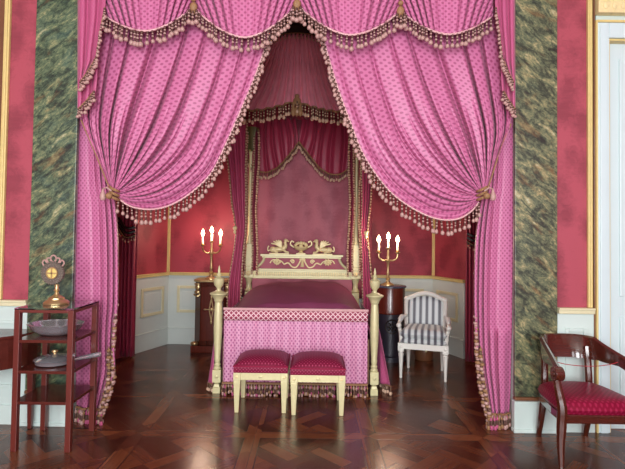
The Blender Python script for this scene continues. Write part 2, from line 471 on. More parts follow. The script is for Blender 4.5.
# front wall: left and right of the alcove opening, and the lintel above
xl2 = P(33, 200, YW).x; xr2 = P(555.5, 200, YW).x     # outer edges of the marble
XDOOR = P(592, 200, YW).x
bm = B()
box(bm, -4.5, xl2, YW, YW+.3, 0, ZC)
struct('wall_front_left', bm, M['damask'], smooth=False)
bm = B(); box(bm, xr2, XDOOR, YW, YW+.3, 0, ZC)
struct('wall_front_right', bm, M['damask'], smooth=False)
bm = B(); box(bm, XL, XR, YW+.05, YW+.3, 4.05, ZC); struct('wall_front', bm, M['damask'], smooth=False)
bm = B(); box(bm, XL-.02, xl2, YW, YW+.3, 0, ZC); box(bm, xr2, XR+.02, YW, YW+.3, 0, ZC); 
struct('wall_piers', bm, M['whitepaint'], smooth=False)
# marble pilasters
zb = P(535, 397, 4.12).z
for i, (a, b, mm) in enumerate(((xl2, XL, M['marbleL']), (XR, xr2, M['marbleR']))):
    bm = B(); box(bm, a, b, YW-.035, YW+.002, zb, ZC)
    struct('trim_%d' % (i+1), bm, mm, smooth=False, bevel=.006)
    bm = B(); box(bm, a-.003, b+.003, YW-.045, YW+.002, zb-.03, zb-.001)
    struct('trim_%d' % (i+3), bm, M['brownwood'], smooth=False, bevel=.008)
    bm = B(); box(bm, a-.012, b+.012, YW-.06, YW+.002, 0, zb-.031); box(bm, a-.018, b+.018, YW-.072, YW, 0, .03)
    struct('baseboard_%s' % ('pier_left', 'pier_right')[i], bm, M['whitepaint'], smooth=False, bevel=.005)
# dado left and right of the marble
for i, (a, b) in enumerate(((-4.5, xl2-.006), (xr2+.006, XDOOR-.0))):
    bm = B(); box(bm, a, b, YW-.025, YW+.001, 0, RAILZ-.05)
    box(bm, a, b, YW-.04, YW, 0, .16)
    struct('trim_%d' % (i+5), bm, M['whitepaint'], smooth=False, bevel=.004)
    bm = B(); box(bm, a, b, YW-.05, YW+.001, RAILZ-.05, RAILZ-.012); box(bm, a, b, YW-.06, YW, RAILZ-.018, RAILZ)
    struct('trim_%d' % (i+7), bm, M['panelcream'], smooth=False, bevel=.006)
    # raised panel on the dado
    bm = B(); xa, xb = (a+.06, b-.06) if i else (b-.75, b-.08)
    for (p, q, r, s) in ((xa+.031, xb-.031, .3, .33), (xa+.031, xb-.031, .83, .86), (xa, xa+.03, .3, .86), (xb-.03, xb, .3, .86)):
        box(bm, p, q, YW-.037, YW-.02, r, s)
    struct('trim_%d' % (i+9), bm, M['whitepaint'], smooth=False, bevel=.004)
# gilt uprights framing the red silk, left and right
xg = P(3.5, 200, YW).x
for i, (a, b) in enumerate(((xg-.025, xg+.022), (P(586.5, 200, YW).x, P(591, 200, YW).x))):
    bm = B(); box(bm, a, b, YW-.03, YW+.001, RAILZ+.001, ZC); box(bm, a+.012, b-.012, YW-.04, YW, RAILZ+.001, ZC)
    struct('trim_%d' % (i+11), bm, M['goldtrim'], smooth=False, bevel=.005)
bm = B(); box(bm, xg-.075, xg-.03, YW-.012, YW+.001, RAILZ+.001, ZC); struct('trim_13', bm, M['brownwood'], smooth=False)
# door and its casing, right
zd = P(600, 22, YW).z
bm = B()
box(bm, XDOOR, XDOOR+.012, YW-.03, YW+.1, 0, ZC)
struct('trim_14', bm, M['brownwood'], smooth=False, bevel=.003)
bm = B()
box(bm, XDOOR+.012, XDOOR+.026, YW-.05, YW+.1, 0, zd)
box(bm, XDOOR+.0265, 4.5, YW-.05, YW+.1, zd-.02, zd)
struct('trim_15', bm, M['goldtrim'], smooth=False, bevel=.004)
bm = B(); box(bm, XDOOR+.0265, XDOOR+.128, YW-.04, YW+.1, 0, zd-.0205); box(bm, XDOOR+.1285, 4.5, YW-.04, YW+.1, zd-.15, zd-.0205)
box(bm, XDOOR+.045, XDOOR+.108, YW-.05, YW, 0, zd-.04)
struct('trim_16', bm, M['doorwhite'], smooth=False, bevel=.005)
bm = B(); box(bm, XDOOR+.129, 4.5, YW+.05, YW+.1, 0, zd-.151)
for z0, z1 in ((.12, .95), (1.12, zd-.3)):
    box(bm, XDOOR+.26, 3.6, YW+.035, YW+.06, z0, z1)
d = struct('door_1', bm, M['doorwhite'], smooth=False, bevel=.008)
bm = B()
xa = XDOOR+.13
box(bm, xa, xa+.012, YW-.02, YW+.05, 0.0, zd-.17); box(bm, xa, 3.6, YW-.02, YW+.05, zd-.168, zd-.152)
obj('gilt_bead', bm, M['goldtrim'], d, smooth=False)
bm = B(); box(bm, XDOOR+.036, 4.5, YW, YW+.3, zd+.001, ZC); struct('wall_over_door', bm, M['whitepaint'], smooth=False)
# over-door picture
zp = P(600, 16, YW).z; xp = P(594, 10, YW).x
pic = thing('picture_frame', 'gilt carved picture frame with mauve painting above the white door', 'picture', (xp+.5, YW-.05, zp))
bm = B()
for (p, q, r, s) in ((xp+.131, xp+.969, zp, zp+.12), (xp, xp+.13, zp, ZC-.3), (xp+.97, xp+1.1, zp, ZC-.3), (xp+.131, xp+.969, ZC-.42, ZC-.3)):
    box(bm, p, q, YW-.07, YW-.001, r, s)
bm2 = bm
for k in range(14):
    ball(bm2, (xp+.06+k*.075, YW-.07, zp+.06), .03, .012, .03, 8, 5); ball(bm2, (xp+.065, YW-.07, zp+.06+k*.055), .03, .012, .022, 8, 5)
obj('frame', bm, M['gold'], pic, smooth=False, bevel=.006)
bm = B(); box(bm, xp+.12, xp+.98, YW-.03, YW-.005, zp+.11, ZC-.41); obj('canvas', bm, M['canvas'], pic, smooth=False)

# alcove shell
XLS, XRS = XLB-.27, XRB+.27; YA = 6.55
XLE, XRE = XLS-.12, XRS+.12
plan = [(XLE, YW+.3), (XLE, 6.25), (XLS, YA), (XLB, YB), (XRB, YB), (XRS, YA), (XRE, 6.25), (XRE, YW+.3)]
names = ['alcove_left', 'alcove_left_return', 'alcove_left_canted', 'alcove_back', 'alcove_right_canted', 'alcove_right_return', 'alcove_right']
cx0, cy0 = XC, 5.6
def seg_quad(p, q, off0, off1, z0, z1, bm, e0=0.0, e1=0.0):
    """slab along plan segment p-q, from off0 to off1 inwards"""
    p = Vector(p); q = Vector(q); t = (q-p).normalized(); n = Vector((t.y, -t.x))
    if n.dot(Vector((cx0, cy0))-p) < 0: n = -n
    a = p+t*e0; b = q-t*e1
    pl = [a+n*off0, b+n*off0, b+n*off1, a+n*off1]
    vprism(bm, [(v.x, v.y) for v in pl], z0, z1)
for k in range(7):
    p, q = plan[k], plan[k+1]
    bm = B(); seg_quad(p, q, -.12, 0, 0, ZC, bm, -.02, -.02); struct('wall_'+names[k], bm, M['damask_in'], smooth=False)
for k in (2, 3, 4):
    p, q = plan[k], plan[k+1]; L = (Vector(q)-Vector(p)).length
    bm = B(); seg_quad(p, q, -.01, .018, 0, RAILZ-.03, bm, 0, 0); seg_quad(p, q, -.01, .034, 0, .24, bm); seg_quad(p, q, -.01, .04, .225, .245, bm)
    struct('trim_%d' % (20+k), bm, M['greypaint'], smooth=False, bevel=.004)
    bm = B(); seg_quad(p, q, -.01, .045, RAILZ-.03, RAILZ+.012, bm); seg_quad(p, q, -.01, .055, RAILZ+.002, RAILZ+.014, bm)
    struct('trim_%d' % (25+k), bm, M['goldtrim'], smooth=False, bevel=.004)
    # framed panels
    if k == 3: spans = [(.14, .62), (.72, 1.2), (L-1.2, L-.72), (L-.62, L-.14)]
    else: spans = [(.12, L-.12)]
    bm = B()
    for s0, s1 in spans:
        for (a, b, r, s) in ((s0+.041, s1-.041, .46, .5), (s0+.041, s1-.041, .81, .85), (s0, s0+.04, .46, .85), (s1-.04, s1, .46, .85)):
            seg_quad(p, q, .015, .034, r, s, bm, a, L-b)
    bp_ = bmesh.new()
    for s0, s1 in spans: seg_quad(p, q, .015, .022, .54, .77, bp_, s0+.075, L-s1+.075)
    struct('trim_%d' % (36+k), bp_, M['greypaint'], smooth=False, bevel=.003)
    struct('trim_%d' % (30+k), bm, M['panelcream'], smooth=False, bevel=.004)
for i, x in enumerate((XLB, XRB)):
    bm = B(); box(bm, x-.022, x+.022, YB-.035, YB, RAILZ+.015, ZC); struct('trim_%d' % (45+i), bm, M['goldtrim'], smooth=False, bevel=.006)
# rest of the room behind the camera: side walls and a wall of tall windows
bm = B(); box(bm, -4.6, -4.5, -3.2, YW+.3, 0, ZC); struct('wall_left', bm, M['damask'], smooth=False)
bm = B(); box(bm, 4.5, 4.6, -3.2, YW+.3, 0, ZC); struct('wall_right', bm, M['damask'], smooth=False)
WX = (-2.9, 0.0, 2.9); WW = .8
bm = B(); xs = [-4.5]
for w in WX: xs += [w-WW, w+WW]
xs.append(4.5)
for k in range(0, len(xs), 2): box(bm, xs[k], xs[k+1], -3.2, -3.0, 0, ZC)
for w in WX: box(bm, w-WW, w+WW, -3.2, -3.0, 0, .4); box(bm, w-WW, w+WW, -3.2, -3.0, 4.1, ZC)
struct('wall_back', bm, M['whitepaint'], smooth=False)

# ================================================================== STAGE CURTAINS
def fold(ph, sharp=3.0):
    return 1-2*(0.5+0.5*math.cos(ph))**sharp
def stage_curtain(side):
    L = side == 'left'
    lab = ('pink polka-dot stage curtain swept to the left tieback, hanging beside the left marble pier' if L
           else 'pink polka-dot stage curtain swept to the right tieback, hanging beside the right marble pier')
    root = thing('curtain', lab, 'curtain', (XL+.25 if L else XR-.2, 4.2, 0), group='fringed curtains at the alcove mouth')
    if L:
        c1 = [(294, -40), (284.5, 0), (271, 32), (254, 80), (237, 120), (225, 147), (211, 174), (190, 194), (170, 205.5), (150, 209.5), (130, 206), (116, 196)]
        c0 = [(82, -40), (80, 20), (79, 70), (81, 118), (95, 152), (107, 180), (112, 189)]
    else:
        c1 = [(300, -40), (310.5, 0), (321.5, 33), (335, 80), (350, 122), (364, 156), (384.6, 186), (402.5, 202), (423, 214), (440, 219.5), (455, 219.5), (466, 215), (475, 207), (481, 198)]
        c0 = [(511, -40), (511.5, 20), (511, 70), (511, 122), (500, 152), (491, 180), (485, 191)]
    pa = Path([(a, b, 0) for a, b in c0]); pb = Path([(a, b, 0) for a, b in c1])
    sd = 3 if L else 11
    rnd = random.Random(sd); N = 9
    jit = [rnd.uniform(-.9, .9) for _ in range(8)]
    sg_ = 1 if L else -1
    def bez(u, t):
        """a fold line: falls from the rod and bends round to the tieback"""
        p0 = pa.at(0).lerp(pb.at(0), u); p3 = pa.at(1).lerp(pb.at(1), u)
        p1 = p0+Vector((-sg_*(60*u-18*u**6), 90+80*u, 0))
        th = math.radians(-118+146*u**1.7); ln = 55+45*u
        p2 = p3+Vector((sg_*math.cos(th), math.sin(th), 0))*ln
        k = 1-t
        return p0*k**3+p1*(3*k*k*t)+p2*(3*k*t*t)+p3*t**3
    def flow(u, v):
        return bez(u, v)+(pb.at(v)-bez(1, v))*u**4+(pa.at(v)-bez(0, v))*(1-u)**4
    def phase(u): return 2*PI*N*(u+.03*math.sin(8*u+jit[0])+.012*math.sin(21*u+jit[1]))
    def fn(u, v):
        q = flow(u, v)
        am = .012+.044*min(1, v*1.5)
        if v > .8: am *= 1-.55*(v-.8)/.2
        edge = min(1, (1-u)*14)*.8+.2
        f = 1.1*fold(phase(u), 12)*(.75+.35*math.sin(5*u+jit[5]))+.45*math.sin(phase(u)*.37+jit[2]+1.5*v)+1.5*(fold(phase(u)*2.37+jit[3]+.35*v, 10)-.6)*max(0, v-.52)
        y = 4.12-.05*math.sin(PI*min(1, v))*u-.02*v-am*f*edge
        return P(q.x, q.y, y)
    W = abs(P(c1[0][0], 0, 4.1).x-P(c0[0][0], 0, 4.1).x)*1.15; H = 2.9
    bm = B()
    def uvs(u, v):
        wv = (pa.at(v)-pb.at(v)).length*.00847
        return ((u-.5)*max(.12, wv)*.72+3, v*(pa.len+(pb.len-pa.len)*u)*.00847*.72)
    grid(bm, fn, 360, 110, uvs)
    obj('drape', bm, M['pink'], root, solid=.004, uv=True)
    # leading-edge fringe
    ep = Path([fn(1, i/40) for i in range(1, 41)])
    fringe(root, ep, .041, .118, start=.06, end=.985, rc=.0075, wide=.86)
    # straight fall below and behind the tieback, down to the floor
    if L:
        ya = [(-30, 76, 100), (100, 76.5, 104), (185, 75.5, 110), (200, 75.5, 115), (240, 75, 118), (300, 75, 118), (322, 75, 116), (345, 76, 114.5), (370, 76, 115), (388, 76, 110), (410, 77, 103)]
    else:
        ya = [(-30, 513, 492), (100, 513, 490), (185, 513, 486), (200, 513, 481), (240, 513, 475.5), (290, 512.5, 474), (320, 512, 474.5), (345, 511.5, 475.5), (370, 511, 478), (390, 510.5, 482), (414, 509, 487)]
    po = Path([(o, y, 0) for y, o, i in ya]); pi = Path([(i, y, 0) for y, o, i in ya])
    def yat(path, y):
        lo, hi = 0.0, 1.0
        for _ in range(22):
            mid = (lo+hi)/2
            if path.at(mid).y < y: lo = mid
            else: hi = mid
        return path.at((lo+hi)/2).x
    y0, y1 = ya[0][0], ya[-1][0]
    def fall(u, v):
        y = y0+(y1-y0)*v
        xo, xi = yat(po, y), yat(pi, y)
        uu = u**.8
        x = xo+(xi-xo)*uu
        am = .003+.034*max(0, min(1, (u-.4)/.45))
        if y > 330: am = max(am, .024)
        f = fold(2*PI*(5*u**1.5)+.8*math.sin(3*v+jit[4]+2*u), 3.4)
        d = 4.2-am*f*(.55 if 185 < y < 205 else 1)
        if y > 190: d -= .015*max(0, u-.5)
        q = P(x, y, d); return Vector((q.x, q.y, max(q.z, .12)))
    bm = B(); grid(bm, fall, 110, 120, lambda u, v: (u*.46, v*3.95))
    obj('fall', bm, M['pink'], root, solid=.004, uv=True)
    def vy(y): return (y-y0)/(y1-y0)
    ip = Path([fall(1, vy(y)) for y in range(208, int(y1)+1, 6)])
    tl = ip.len
    fringe(root, ip, .085, .075, start=.18, end=.5, rc=.004, cord=M['pinkplain'], off=(0, -.02, 0))
    fringe(root, ip, .028, .085, start=.52, end=1.0, mesh=(T_HEM, T_PALE, T_HEM2), rc=.006, wide=1.2, cord=M['goldcord'], off=(0, -.03, 0))
    ip2 = Path([fall(.9, vy(y))+Vector((0, -.03, 0)) for y in range(345, int(y1)-3, 6)])
    fringe(root, ip2, .036, .085, mesh=(T_HEM2, T_HEM), rc=.004, wide=1.2, cord=M['goldcord'], off=(0, -.025, 0))
    hp = Path([fall(i/20, 1) for i in range(21)])
    fringe(root, hp, .022, .118, mesh=(T_HEM, T_HEM2, T_ROSE, T_HEM), rc=.009, wide=.6, jit=.08, cord=M['goldcord'], off=(0, -.02, .0))
    # tieback: knot, cord and pendant
    tb = fn(.5, 1.0); tb = P(113 if L else 483, 195, 4.03)
    bm = B(); sg = -1 if L else 1
    for k in range(3):
        tube(bm, [tb+Vector((sg*.035*math.cos(a)+.0, .05*math.sin(a)*.9+.03, .05-.035*k+sg*.0+.018*math.cos(a))) for a in [2*PI*i/16 for i in range(17)]], .012, 6, cap=False)
    ball(bm, tb+Vector((sg*.02, -.03, -.01)), .028)
    tie = obj('tieback', bm, M['goldcord'], root)
    bm = B(); q = tb+Vector((sg*.075, -.02, .045))
    tube(bm, [tb+Vector((0, -.03, .03)), tb+Vector((sg*.04, -.035, .06)), q], .007, 6)
    lathe(bm, [(.008, q.z), (.012, q.z-.02), (.022, q.z-.045), (.025, q.z-.07), (.015, q.z-.09), (.002, q.z-.092)], q.x, q.y, 12)
    obj('pendant', bm, M['tip'], tie)
    c = Path([P(*(a+(4.04,))) for a in (((81, 120), (94, 150), (106, 180), (112, 192)) if L else ((511, 124), (500, 151), (490, 182), (485, 194)))])
    bm = B(); tube(bm, c.pts(20), .006, 6); obj('cord', bm, M['goldcord'], root)
    return root
stage_curtain('left'); stage_curtain('right')

# ------------------------------------------------------------------ swagged valance
ZV = 4.0
val = thing('valance', 'pink swagged valance with tassel fringe across the top of the alcove', 'valance', (XC, 4.05, ZV))
bm = B(); box(bm, XL+.01, XR-.01, 4.06, 4.195, ZV-.02, ZV+.04); obj('pelmet_board', bm, M['brownwood'], val, smooth=False)
def swag(xa, ya_, xb, yb_, sag, seed):
    Y = 4.005; rnd = random.Random(seed); ph = rnd.uniform(0, 6)
    def edge(u, v):
        # v=1 lower edge; the nested folds gather towards both ends
        x = xa+(xb-xa)*u
        yend = ya_+(yb_-ya_)*u
        k = (abs(2*u-1))
        par = 1-k**1.75
        ytop = -46
        yl = yend+sag*par
        ye = (yend-38*(1-v)) + (sag*par)*v - (46+yend-38)*(1-v)*.6
        return x, ye
    def fn(u, v):
        x, y = edge(u, v)
        k = abs(2*u-1)
        t = (u-.5)/(1.28-.62*v)
        am = .004+.05*max(0, min(1, (abs(t)-.08)/.25))
        am *= 1-.5*max(0, (k-.8)/.2)
        f = fold(2*PI*11*t+ph+.9*math.sin(7*t+ph), 7)
        d = Y-.055*math.sin(PI*u)*(.4+.6*v)-am*f*(1 if v < .98 else .5)
        return P(x, y, d)
    bm = B(); w = abs(P(xb, 0, Y).x-P(xa, 0, Y).x)
    grid(bm, fn, 150, 50, lambda u, v: (u*w*.85, v*.6))
    obj('swag', bm, M['pink'], val, solid=.004, uv=True)
    e = Path([fn(i/40, 1) for i in range(41)])
    fringe(val, e, .045, .118, rc=.0085, start=.03, end=.97)
for a in ((103, 15, 193, 8, 20, 1), (194, 8, 297, 5, 31.5, 2), (297, 5, 400, 12, 27, 3), (401, 12, 493, 16, 21, 4)): swag(*a)
# knots of tassels where two swags meet
for x, y in ((193.5, 7), (297, 4), (400.5, 11)):
    p = P(x, y, 3.94); bm = B()
    ball(bm, p, .032, .022, .04); ball(bm, p+Vector((0, -.01, .06)), .022); ball(bm, p+Vector((0, -.005, -.045)), .02)
    k = obj('knot', bm, M['goldcord'], val)
    for dx in (-.03, 0, .03):
        o = bpy.data.objects.new('tassel', T_PALE); C.objects.link(o); o.parent = k
        o.location = p+Vector((dx, -.02, -.03-.01*(dx == 0)))-WP[k.name]; o.scale = (.13, .13, .12)
# stepped side tails
def tail(mir):
    def X(x): return (x if not mir else 600-x-(103-x)*.283)
    bm = B(); ly = bm.loops.layers.uv.active
    layers = [([(79, -40), (107, -40), (105, 12), (98, 50), (96.5, 58), (81, 80), (79, 80)], 3.95, [(105.5, 8), (101, 30), (97, 56)], [(97, 57), (89, 71), (81, 82)]),
              ([(78, -40), (99, -40), (96, 92), (79, 108), (77.5, 108)], 3.99, [(96, 84), (95, 92)], [(95, 91), (87, 101), (79, 109)])]
    edges = []
    for poly, Y, e1, e2 in layers:
        top = min(p[1] for p in poly)
        n = 14
        # triangulated pleated panel: rows between left edge and right edge
        def fn(u, v, poly=poly, Y=Y):
            l = poly[0]; bl = poly[-1]
            rt = Path([(a, b, 0) for a, b in poly[1:-1]], 6)
            r = rt.at(v); lft = Vector((l[0], l[1], 0)).lerp(Vector((bl[0], bl[1], 0)), min(1, v*1.12))
            q = lft.lerp(r, u)
            return P(X(q.x), q.y, Y-.018*fold(2*PI*2.5*u+1.2, 2))
        grid(bm, fn, 36, 40, lambda u, v: (u*.3, v*1.2))
        edges.append((Y, e1, e2))
    obj('tail', bm, M['pinkplain'], val, solid=.004, uv=True)
    for Y, e1, e2 in edges:
        if len(e1) > 2:
            fringe(val, Path([P(X(a), b, Y-.02) for a, b in e1]), .032, .08, rc=.006, cord=M['goldcord'], wide=1.15)
        fringe(val, Path([P(X(a), b, Y-.02) for a, b in e2]), .024, .085, rc=.006, cord=M['goldcord'], wide=1.15)
tail(False); tail(True)

# ------------------------------------------------------------------ inner dark-red drapes at the alcove sides
for L in (True, False):
    x0, x1 = (XLE+.02, XLS+.10) if L else (XRS-.06, XRE-.02)
    root = thing('side_drape', 'dark red inner drape hanging behind the %s pink curtain' % ('left' if L else 'right'), 'drape',
                 ((x0+x1)/2, 6.3, 0), group='dark red drapes at the alcove sides')
    def fn(u, v, x0=x0, x1=x1, L=L):
        z = ZC-.05-(ZC-.07)*v
        return Vector((x0+(x1-x0)*u, 6.36-.022*fold(2*PI*4*u+(1 if L else 2), 2)-.03*math.sin(PI*u), z))
    bm = B(); grid(bm, fn, 60, 30, lambda u, v: (u*.4, v*4)); obj('drape', bm, M['wine'], root, solid=.004, uv=True)
    zt = 1.72
    a, b = (Vector((x0, 6.24, zt+.08)), Vector((x1+.02, 6.24, zt-.04)))
    if not L: a, b = Vector((x1, 6.24, zt+.02)), Vector((x0-.02, 6.24, zt-.06))
    bm = B()
    for k in range(3):
        pth = Path([a+Vector((0, 0, -.06*k)), (a+b)/2+Vector((0, -.03, -.07-.06*k)), b+Vector((0, 0, -.05*k))])
        tube(bm, pth.pts(12), .017, 6)
    t = obj('tieback', bm, M['dark'], root)
    dark_fringe(root, Path([a+Vector((0, -.01, -.12)), (a+b)/2+Vector((0, -.04, -.19)), b+Vector((0, -.01, -.1))]), .04, .07)

# ================================================================== BED
FY = 5.02; HY = 7.0
fpx = [P(218, 330, FY).x, P(374.4, 330, FY).x]; hpx = [P(249, 272, HY).x, P(355.5, 272, HY).x]
bed = thing('bed', 'gilded four-post state bed with pink polka-dot foot valance in the alcove', 'bed', (XC, 6.0, 0))
# foot posts
for x in fpx:
    bm = B()
    taper(bm, x, FY, 0, .06, .075, .075); taper(bm, x, FY, .06, .09, .06, .05)
    lathe(bm, [(.02, .09), (.034, .1), (.034, .11)], x, FY, 16)
    z = .11
    box(bm, x-.042, x+.042, FY-.042, FY+.042, .11, .235)
    ball(bm, (x, FY-.043, .172), .02, .008, .02, 12, 6)
    lathe(bm, [(.036, .235), (.04, .25), (.03, .265), (.036, .285), (.026, .30), (.034, .34), (.03, .36), (.04, .52), (.045, .66), (.043, .8), (.037, .9), (.035, .915), (.044, .925), (.046, .935),
               (.05, .95), (.066, .975), (.09, .995), (.09, 1.005), (.05, 1.02), (.03, 1.03)], x, FY, 20)
    p = obj('foot_post', bm, M['cream'], bed, bevel=.004)
    bm = B(); lathe(bm, [(.024, 1.03), (.02, 1.05), (.028, 1.065), (.046, 1.085), (.054, 1.12), (.056, 1.15), (.046, 1.16), (.03, 1.165), (.02, 1.18), (.024, 1.195), (.012, 1.215), (.014, 1.235), (.004, 1.28)], x, FY, 16)
    obj('finial', bm, M['cream'], p)
# head posts with capital and rosette block
for x in hpx:
    bm = B()
    box(bm, x-.05, x+.05, HY-.05, HY+.05, 0, .8)
    lathe(bm, [(.045, .8), (.06, .82), (.04, .85), (.034, .92), (.055, .99), (.06, 1.0)], x, HY, 18)
    box(bm, x-.07, x+.07, HY-.06, HY+.06, 1.0, 1.12)
    taper(bm, x, HY, 1.12, 1.16, .12, .11); taper(bm, x, HY, 1.16, 1.48, .1, .075)
    lathe(bm, [(.05, 1.48), (.052, 1.5), (.036, 1.53), (.042, 1.56), (.03, 1.6), (.028, 2.2), (.025, 2.75), (.032, 2.78), (.03, 2.8)], x, HY, 18)
    p = obj('head_post', bm, M['cream'], bed, bevel=.004)
    bm = B(); lathe(bm, [(.022, 1.06-.0), (.022, 1.06)], x, HY-.06, 12); bm.clear()
    ball(bm, (x, HY-.062, 1.06), .034, .014, .034, 14, 8); ball(bm, (x, HY-.074, 1.06), .014, .01, .014, 10, 6)
    obj('rosette', bm, M['gold'], p)
    bm = B(); lathe(bm, [(.03, 2.8), (.05, 2.82), (.045, 2.86), (.07, 2.95), (.085, 3.05), (.1, 3.1), (.1, 3.14)], x, HY, 16, lob=.08, lobn=8)
    obj('capital', bm, M['olive'], p)
# headboard
xa, xb = hpx[0]+.05, hpx[1]-.05; hx = (hpx[0]+hpx[1])/2
bm = B(); box(bm, xa, xb, HY-.03, HY+.03, 1.0, 1.12)
box(bm, xa, xb, HY-.045, HY+.04, 1.105, 1.13); box(bm, xa, xb, HY-.045, HY+.04, .99, 1.01)
hb = obj('headboard_rail', bm, M['cream'], bed, smooth=False, bevel=.004)
bm = B()
for k in range(46):
    ball(bm, (xa+.02+(xb-xa-.04)*k/45, HY-.034, 1.058), .011, .009, .03, 8, 5)
obj('beading', bm, M['gold'], hb)
bm = B(); box(bm, xa, xb, HY-.015, HY+.015, .45, .99); obj('headboard_panel', bm, M['backcloth'], bed, smooth=False)
ca, cb = P(263, 258, HY).x, P(340.5, 258, HY).x; zt = P(300, 256.5, HY).z; zt0 = 1.13
# crest: cloth panel, gilt top bar, sweeping ends
bm = B(); nn = 10
def endx(k, s):   # concave sweep, wider at the bottom
    t = k/nn; return (ca+.02-(.13)*(1-t)**2.2) if s < 0 else (cb-.02+(.13)*(1-t)**2.2)
pl = [(endx(k, -1), zt0+(zt-zt0)*k/nn) for k in range(nn+1)]; pr = [(endx(k, 1), zt0+(zt-zt0)*k/nn) for k in range(nn+1)]
prism(bm, pl+pr[::-1], HY-.008, HY+.02); obj('crest_panel', bm, M['backcloth'], bed, smooth=False)
bm = B()
box(bm, ca-.035, cb+.035, HY-.045, HY+.03, zt, zt+.03); box(bm, ca-.01, cb+.01, HY-.03, HY+.025, zt-.025, zt)
for pp in (pl, pr): tube(bm, [(x, HY-.014, z) for x, z in pp], .02, 8)
cr = obj('crest_rail', bm, M['cream'], bed, bevel=.003)
# gilt arabesque on the crest
bm = B(); zc = (zt0+zt)/2-.005; yy = HY-.018
for s in (-1, 1):
    tube(bm, Path([(hx+s*.02, yy, zt-.03), (hx+s*.045, yy, zc), (hx+s*.09, yy, zc-.06), (hx+s*.15, yy, zc-.05), (hx+s*.2, yy, zc), (hx+s*.26, yy, zc-.02)]).pts(24), .011, 6)
    pts = [(hx+s*(.14+.032*(1-i/22)*math.cos(i*.5)), yy, zc+.02+.032*(1-i/22)*math.sin(i*.5)) for i in range(20)]
    tube(bm, pts, .008, 6)
    for k in range(9):
        a = k*2*PI/9; ball(bm, (hx+s*(.36+.04*math.cos(a)), yy, zc+.015+.028*math.sin(a)), .024, .01, .014, 8, 5, rot=Matrix.Rotation(-a, 3, 'Y'))
    ball(bm, (hx+s*.36, yy-.006, zc+.015), .02, .012, .02)
    tube(bm, Path([(hx+s*.26, yy, zc-.02), (hx+s*.31, yy, zc+.03), (hx+s*.42, yy, zc+.04), (hx+s*.46, yy, zc-.005)]).pts(14), .009, 6)
tube(bm, [(hx, yy, zt-.03), (hx, yy, zt0+.03)], [.014, .026], 8); ball(bm, (hx, yy, zt-.045), .045, .014, .028)
obj('arabesque', bm, M['gold'], bed)
# urn on the crest
bm = B(); zz = zt+.03; ux = P(301, 250, HY).x
box(bm, ux-.065, ux+.065, HY-.045, HY+.03, zz, zz+.018)
lathe(bm, [(.05, zz+.018), (.035, zz+.03), (.02, zz+.045), (.04, zz+.055), (.085, zz+.075), (.105, zz+.1), (.1, zz+.112)], ux, HY-.01, 20)
for k in range(7):
    a = PI*k/6; ball(bm, (ux+.075*math.cos(a), HY-.02, zz+.13+.035*math.sin(a)), .026, .025, .024, 10, 6)
ball(bm, (ux, HY-.03, zz+.125), .03); 
for s in (-1, 1): tube(bm, Path([(ux+s*.1, HY-.01, zz+.1), (ux+s*.15, HY-.01, zz+.14), (ux+s*.135, HY-.01, zz+.19), (ux+s*.1, HY-.01, zz+.17)]).pts(12), .011, 6)
obj('urn', bm, M['gold'], bed)
# two winged griffins
def griffin(cx, s):      # s = +1 faces right
    bm = B(); y = HY-.01; z = zt+.03
    box(bm, cx-.14, cx+.14, y-.03, y+.035, z, z+.014); z += .014
    ball(bm, (cx-s*.02, y, z+.055), .105, .034, .035)
    ball(bm, (cx-s*.09, y, z+.05), .05, .036, .045)
    tube(bm, Path([(cx+s*.05, y, z+.06), (cx+s*.085, y, z+.1), (cx+s*.08, y, z+.15), (cx+s*.085, y, z+.17)]).pts(12), [.036-.0014*i for i in range(13)], 9)
    ball(bm, (cx+s*.09, y, z+.18), .03, .024, .026); ball(bm, (cx+s*.122, y, z+.17), .018, .01, .01)
    for yy in (-.02, .02):
        tube(bm, [(cx+s*.06, y+yy, z+.05), (cx+s*.09, y+yy, z+.018), (cx+s*.135, y+yy, z+.012)], [.02, .015, .012], 7)
        tube(bm, [(cx-s*.08, y+yy, z+.04), (cx-s*.05, y+yy, z+.014), (cx-s*.02, y+yy, z+.012)], [.024, .016, .012], 7)
        for k in range(5):   # wing feathers sweeping back and up
            a = math.radians(22+15*k); ln = .16-.014*k
            tube(bm, [(cx+s*.03, y+yy*1.3, z+.08), (cx+s*.03-s*ln*.5*math.cos(a), y+yy*1.6, z+.085+ln*.5*math.sin(a)+.012), (cx+s*.03-s*ln*math.cos(a), y+yy*1.7, z+.08+ln*math.sin(a))], [.014, .015, .006], 6)
    tube(bm, Path([(cx-s*.13, y, z+.05), (cx-s*.16, y, z+.03), (cx-s*.165, y, z+.075), (cx-s*.15, y, z+.1)]).pts(10), .009, 6)
    obj('griffin', bm, M['gold'], bed)
griffin(P(279.5, 250, HY).x, 1); griffin(P(322.5, 250, HY).x, -1)
# bed box
bm = B(); box(bm, fpx[0]+.05, fpx[1]-.05, 5.03, 6.95, .1, .55); obj('bed_frame', bm, M['brownwood'], bed, smooth=False)
